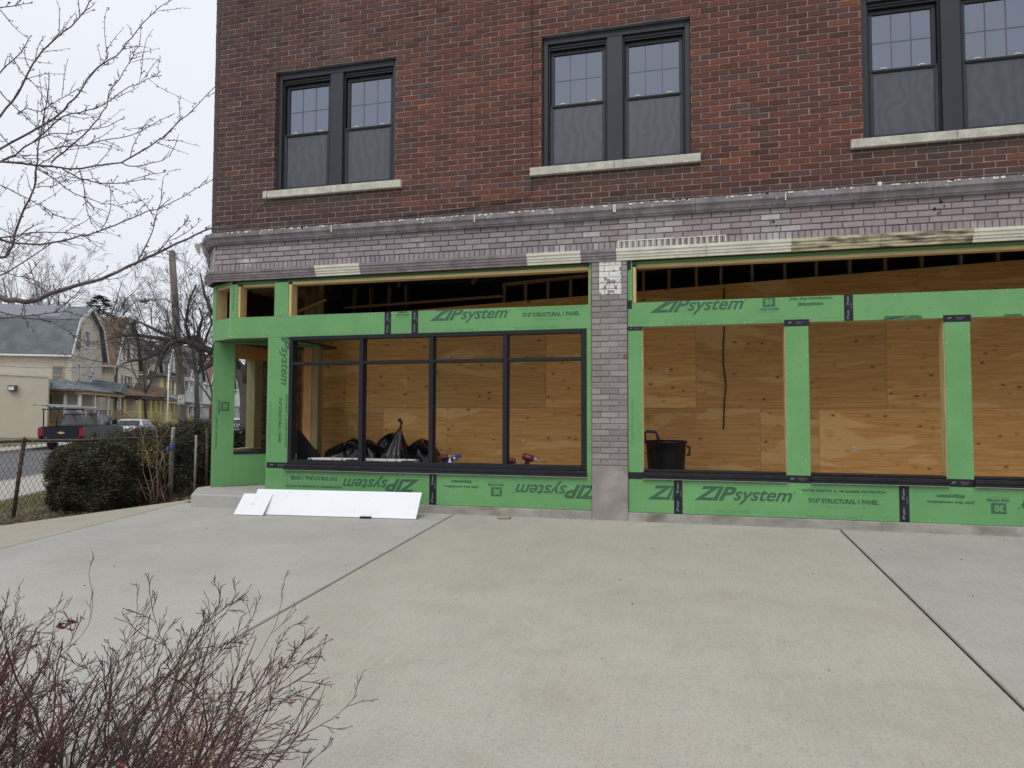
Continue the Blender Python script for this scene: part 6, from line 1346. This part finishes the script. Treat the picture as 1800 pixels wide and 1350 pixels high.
def wire(name, a, b, sag, lab, r=.012):
    a = Vector(a); b = Vector(b); mb = MB(); mb.tube([a.lerp(b, t)-Vector((0, 0, 4*sag*t*(1-t))) for t in [i/16 for i in range(17)]], r, 4, cap=False); mb.build(name, M['tape'], None, lab, 'wire', 'wires running from the utility pole')
wire('power_line', pb+at_(3.4), at(-60, 637, 34), .3, 'wire crossing the beige house at the left, upper of two'); wire('power_line', pb+at_(3.0), at(120, 650, 45), .5, 'thin wire falling from the pole to the beige house')
wire('power_line', pb+at_(2.6), at(76, 664, 47), .3, 'service wire ending at the satellite dish'); wire('power_line', pb+at_(3.3), at(420, 690, 60), .4, 'wire running right from the pole behind the green corner post')
wire('power_line', pb+at_(2.2), at(200, 665, 55), .3, 'lowest wire running left from the pole to the cream house')

# ---- vehicles
carw = mat('white_car_paint', (.62, .66, .70), None, .25, 2); carb = mat('dark_truck_paint', (.009, .011, .018), (.012, .014, .022), .3, 2, spec=.3); tyre = mat('tyre_rubber', (.02, .02, .02), None, .85, 20)
chrome = mat('chrome', (.55, .56, .58), None, .25, 4, metal=.9); tail = mat('tail_light_red', (.24, .012, .02), (.2, .008, .015), .2, 9); platem = mat('blue_plate', (.22, .42, .55), (.30, .48, .6), .5, 9); gold = mat('gold_emblem', (.62, .42, .18), None, .35, 5); carg = glassmat('car_glass', (.012, .014, .018), -.01, .25)
def wheel(e_, x, y, r=.39, w=.26):
    mb = MB(); prof = [(r*.62, -w/2), (r*.93, -w/2), (r, -w/2+.04), (r, w/2-.04), (r*.93, w/2), (r*.62, w/2), (r*.58, 0)]; k = 28
    v = [(x+a*cos(t), y+b, r+a*sin(t)) for a, b in prof for t in [2*pi*i/k for i in range(k)]]; f = [(j*k+i, j*k+(i+1) % k, ((j+1) % 7)*k+(i+1) % k, ((j+1) % 7)*k+i) for j in range(7) for i in range(k)]
    mb.add(v, f, smooth=True); o = mb.build('tyre', tyre, e_); mb = MB(); mb.tube([(x, y-w/2+.03, r), (x, y+w/2-.03, r)], r*.60, 20); mb.build('rim', chrome, o)
def sideprism(mb, prof, y0, y1, taper=0, **k):        # profile (x, z) extruded across y
    n = len(prof); mb.add([(x, y0, z) for x, z in prof]+[(x, y1, z) for x, z in prof], [tuple(range(n)), tuple(range(2*n-1, n-1, -1))]+[(i, n+i, n+(i+1) % n, (i+1) % n) for i in range(n)], **k)
x, y, _ = P(-16.78, 29.9); e_ = empty('pickup_truck', (x, y, -.55), YAWH, 'dark pickup truck with a ladder rack parked facing away by the far kerb', 'pickup truck')
# local: x forward, y to the left, tail at x=0
mb = MB(); sideprism(mb, [(.05, .55), (.05, 1.02), (.12, 1.13), (2.0, 1.15), (2.0, .45), (1.75, .45), (1.62, .72), (1.3, .86), (.98, .72), (.84, .45), (.3, .45)], -1.0, -.90); sideprism(mb, [(.05, .55), (.05, 1.02), (.12, 1.13), (2.0, 1.15), (2.0, .45), (1.75, .45), (1.62, .72), (1.3, .86), (.98, .72), (.84, .45), (.3, .45)], .90, 1.0)
mb.box(.15, 1.99, -.899, .899, .60, .68); mb.box(1.93, 1.99, -.899, .899, .681, 1.14); mb.build('cargo_bed', carb, e_)
mb = MB(); mb.rbox(.0, .07, -.78, .78, .56, 1.12, .02); tg = mb.build('tailgate', carb, e_)
mb = MB(); bt = [(-.26, 0), (-.20, .055), (-.085, .055), (-.06, .095), (.06, .095), (.085, .055), (.20, .055), (.26, 0), (.20, -.055), (.085, -.055), (.06, -.095), (-.06, -.095), (-.085, -.055), (-.20, -.055)]
k = len(bt); mb.add([(-.008, -a*.62, .84+b*.6) for a, b in bt]+[(.001, -a*.62, .84+b*.6) for a, b in bt], [tuple(range(k))]+[(i, (i+1) % k, k+(i+1) % k, k+i) for i in range(k)]); mb.build('emblem', gold, tg)
mb = MB(); mb.rbox(-.006, .0, .62, .68, .58, .61, .001); mb.build('badge', chrome, tg)
for y0, y1 in ((.785, 1.005), (-1.005, -.785)): mb = MB(); mb.rbox(-.01, .12, y0, y1, .68, 1.08, .02); mb.build('tail_light', tail, e_)
mb = MB(); mb.rbox(-.14, .06, -.98, .98, .38, .54, .03); bp = mb.build('rear_bumper', mat('bumper_grey', (.10, .10, .11), (.2, .2, .2), .4, 5), e_); mb = MB(); mb.rbox(-.15, -.141, -.16, .16, .38, .52, .002); mb.build('number_plate', platem, bp)
mb = MB(); mb.rbox(-.145, -.10, .55, .98, .37, .50, .01); mb.build('bumper_trim', chrome, bp)
mb = MB(); sideprism(mb, [(2.02, .45), (2.02, 1.16), (4.35, 1.16), (5.5, 1.08), (5.75, .95), (5.78, .5), (5.3, .42), (5.15, .72), (4.8, .88), (4.45, .72), (4.3, .42)], -1.0, 1.0); mb.build('body', carb, e_)
mb = MB(); lo = [(2.10, 1.161), (4.35, 1.161)]; pr = [(2.06, 1.161), (2.30, 1.78), (2.6, 1.86), (3.5, 1.84), (4.35, 1.161)]
n = 5; V = [(x, -(.94 if z < 1.3 else .76), z) for x, z in pr]+[(x, (.94 if z < 1.3 else .76), z) for x, z in pr]; mb.add(V, [tuple(range(n)), tuple(range(2*n-1, n-1, -1))]+[(i, n+i, n+(i+1) % n, (i+1) % n) for i in range(n)]); mb.build('cab', carb, e_)
mb = MB(); mb.add([(2.085, .74, 1.24), (2.085, -.74, 1.24), (2.262, -.64, 1.70), (2.262, .64, 1.70)], [(0, 1, 2, 3)]); mb.build('rear_window', carg, e_)
for sgn in (-1, 1):
    yb = lambda z: sgn*(.945-(z-1.16)*.29+.004)
    for q in ([(2.35, 1.24), (3.05, 1.24), (3.05, 1.70), (2.5, 1.70)], [(3.12, 1.24), (4.05, 1.24), (3.50, 1.70), (3.12, 1.70)]):
        mb = MB(); mb.add([(a, yb(b), b) for a, b in q], [(0, 1, 2, 3)]); mb.build('side_window', carg, e_)
    mb = MB(); mb.rbox(3.95, 4.1, min(sgn*.98, sgn*1.22), max(sgn*.98, sgn*1.22), 1.18, 1.46, .02); mb.build('wing_mirror', M['tape'], e_)
    wheel(e_, 1.3, sgn*.85, .40); wheel(e_, 4.8, sgn*.85, .40)
    mb = MB(); mb.tube([(.45, sgn*.95, 1.14), (.35, sgn*.93, 1.98)], .028, 6); mb.tube([(1.9, sgn*.95, 1.14), (2.05, sgn*.93, 1.98)], .028, 6); mb.tube([(.2, sgn*.93, 1.98), (4.1, sgn*.93, 2.0)], .026, 6); mb.tube([(3.9, sgn*.9, 1.4), (4.05, sgn*.93, 2.0)], .026, 6); mb.build('rack_rail', galv if sgn < 0 else M['tape'], e_)
for xx in (.4, 2.05, 3.9): mb = MB(); mb.tube([(xx, -.95, 1.985), (xx, .95, 1.985)], .025, 6); mb.build('rack_crossbar', M['tape'], e_)
rg = random.Random(4)
for i, lb in enumerate(('white ladder lowest on the truck rack', 'grey ladder on the left side of the truck rack', 'pale planks stacked on the truck rack', 'aluminium ladder topmost on the truck rack')):
    mb = MB(); yy = -.7+.42*i; z0_ = 2.02+.045*i; x0_ = -.7-.25*(i % 2); L_ = 4.2
    tilt = Matrix.Translation((0, 0, 0)) @ Matrix.Rotation(radians((2, -3, 4, -2)[i]), 4, 'Z'); mb.xf = Matrix.Translation((x, y, -.55)) @ Matrix.Rotation(YAWH, 4, 'Z') @ tilt
    mb.rbox(x0_, x0_+L_, yy, yy+.04, z0_, z0_+.07, .005); mb.rbox(x0_, x0_+L_, yy+.30, yy+.34, z0_, z0_+.07, .005)
    for k in range(12): mb.tube([(x0_+.2+.33*k, yy+.04, z0_+.035), (x0_+.2+.33*k, yy+.30, z0_+.035)], .016, 5)
    mb.build('ladder', galv if i in (0, 2) else chrome, None, lb.replace('pale planks stacked', 'pale ladder second from the top'), 'ladder', 'ladders on the truck rack')
def sedan(s, n_, paint, lab):
    x, y, _ = P(n_, s); e_ = empty('parked_car', (x, y, -.55), YAWH, lab, 'car')
    mb = MB(); sideprism(mb, [(0, .35), (0, .85), (.15, .98), (.9, 1.0), (3.2, .98), (4.3, .82), (4.45, .6), (4.4, .3), (4.0, .3), (3.9, .52), (3.6, .65), (3.3, .52), (3.2, .3), (1.25, .3), (1.15, .52), (.85, .65), (.55, .52), (.45, .3)], -.88, .88); mb.build('body', paint, e_)
    pr = [(.35, .985), (1.05, 1.40), (1.6, 1.45), (2.3, 1.42), (3.25, .985)]; n = 5; mb = MB(); V = [(x, -(.82 if z < 1.1 else .62), z) for x, z in pr]+[(x, (.82 if z < 1.1 else .62), z) for x, z in pr]
    mb.add(V, [tuple(range(n)), tuple(range(2*n-1, n-1, -1))]+[(i, n+i, n+(i+1) % n, (i+1) % n) for i in range(n)]); mb.build('cabin', paint, e_)
    mb = MB(); mb.add([(.43, .70, 1.05), (.43, -.70, 1.05), (.98, -.60, 1.375), (.98, .60, 1.375)], [(0, 1, 2, 3)]); mb.build('rear_window', carg, e_)
    for sg in (-1, 1):
        mb = MB(); yb = lambda z: sg*(.825-(z-.985)*.48+.006); mb.add([(a, yb(b), b) for a, b in [(.95, 1.04), (2.9, 1.04), (2.25, 1.36), (1.2, 1.37)]], [(0, 1, 2, 3)]); mb.build('side_window', carg, e_); wheel(e_, .85, sg*.75, .32, .2); wheel(e_, 3.6, sg*.75, .32, .2)
        mb = MB(); mb.rbox(-.01, .1, min(sg*.5, sg*.87), max(sg*.5, sg*.87), .68, .88, .01); mb.build('tail_light', tail, e_)
sedan(39.5, -16.9, carw, 'white car parked just beyond the dark pickup truck'); sedan(60, -16.9, carb, 'dark car parked far along the street near the green post'); sedan(50, -12.4, carw, 'pale car far along the near kerb seen past the green post')
c_ = Vector(at(378, 724, 34)); mb = MB(Matrix.Translation((c_.x, c_.y, c_.z)) @ Matrix.Rotation(YAWH-pi/2, 4, 'Z')); mb.rbox(-.25, .25, -.2, .2, -.38, .38, .05); mb.tube([(0, 0, -.38), (0, 0, -1.5)], .05, 6); mb.build('red_box', red, None, 'red box on a post at the left edge of the green corner wall', 'post box')
# thin sign post seen left of the pole
mb = MB(); a = Vector(at(297, 640, 40)); mb.tube([(a.x, a.y, -.5), (a.x, a.y, a.z)], .04, 6); mb.build('street_post', trimw, None, 'thin white metal post between the yellow stair and the utility pole', 'post')
mb = MB()
for i, s in enumerate(range(64, 118, 4)):
    a = P(-19.9, s); mb.xf = Matrix.Translation((a[0], a[1], -.44)) @ Matrix.Rotation(YAWH, 4, 'Z'); mb.rbox(0, 3.9, 0, .05, .85, .9, .005)
    for k in range(10): mb.box(.2+k*.4, .24+k*.4, .001, .04, 0, .85)
mb.xf = None; mb.build('picket_railing', galv, None, 'low metal railing along the far pavement', 'railing')
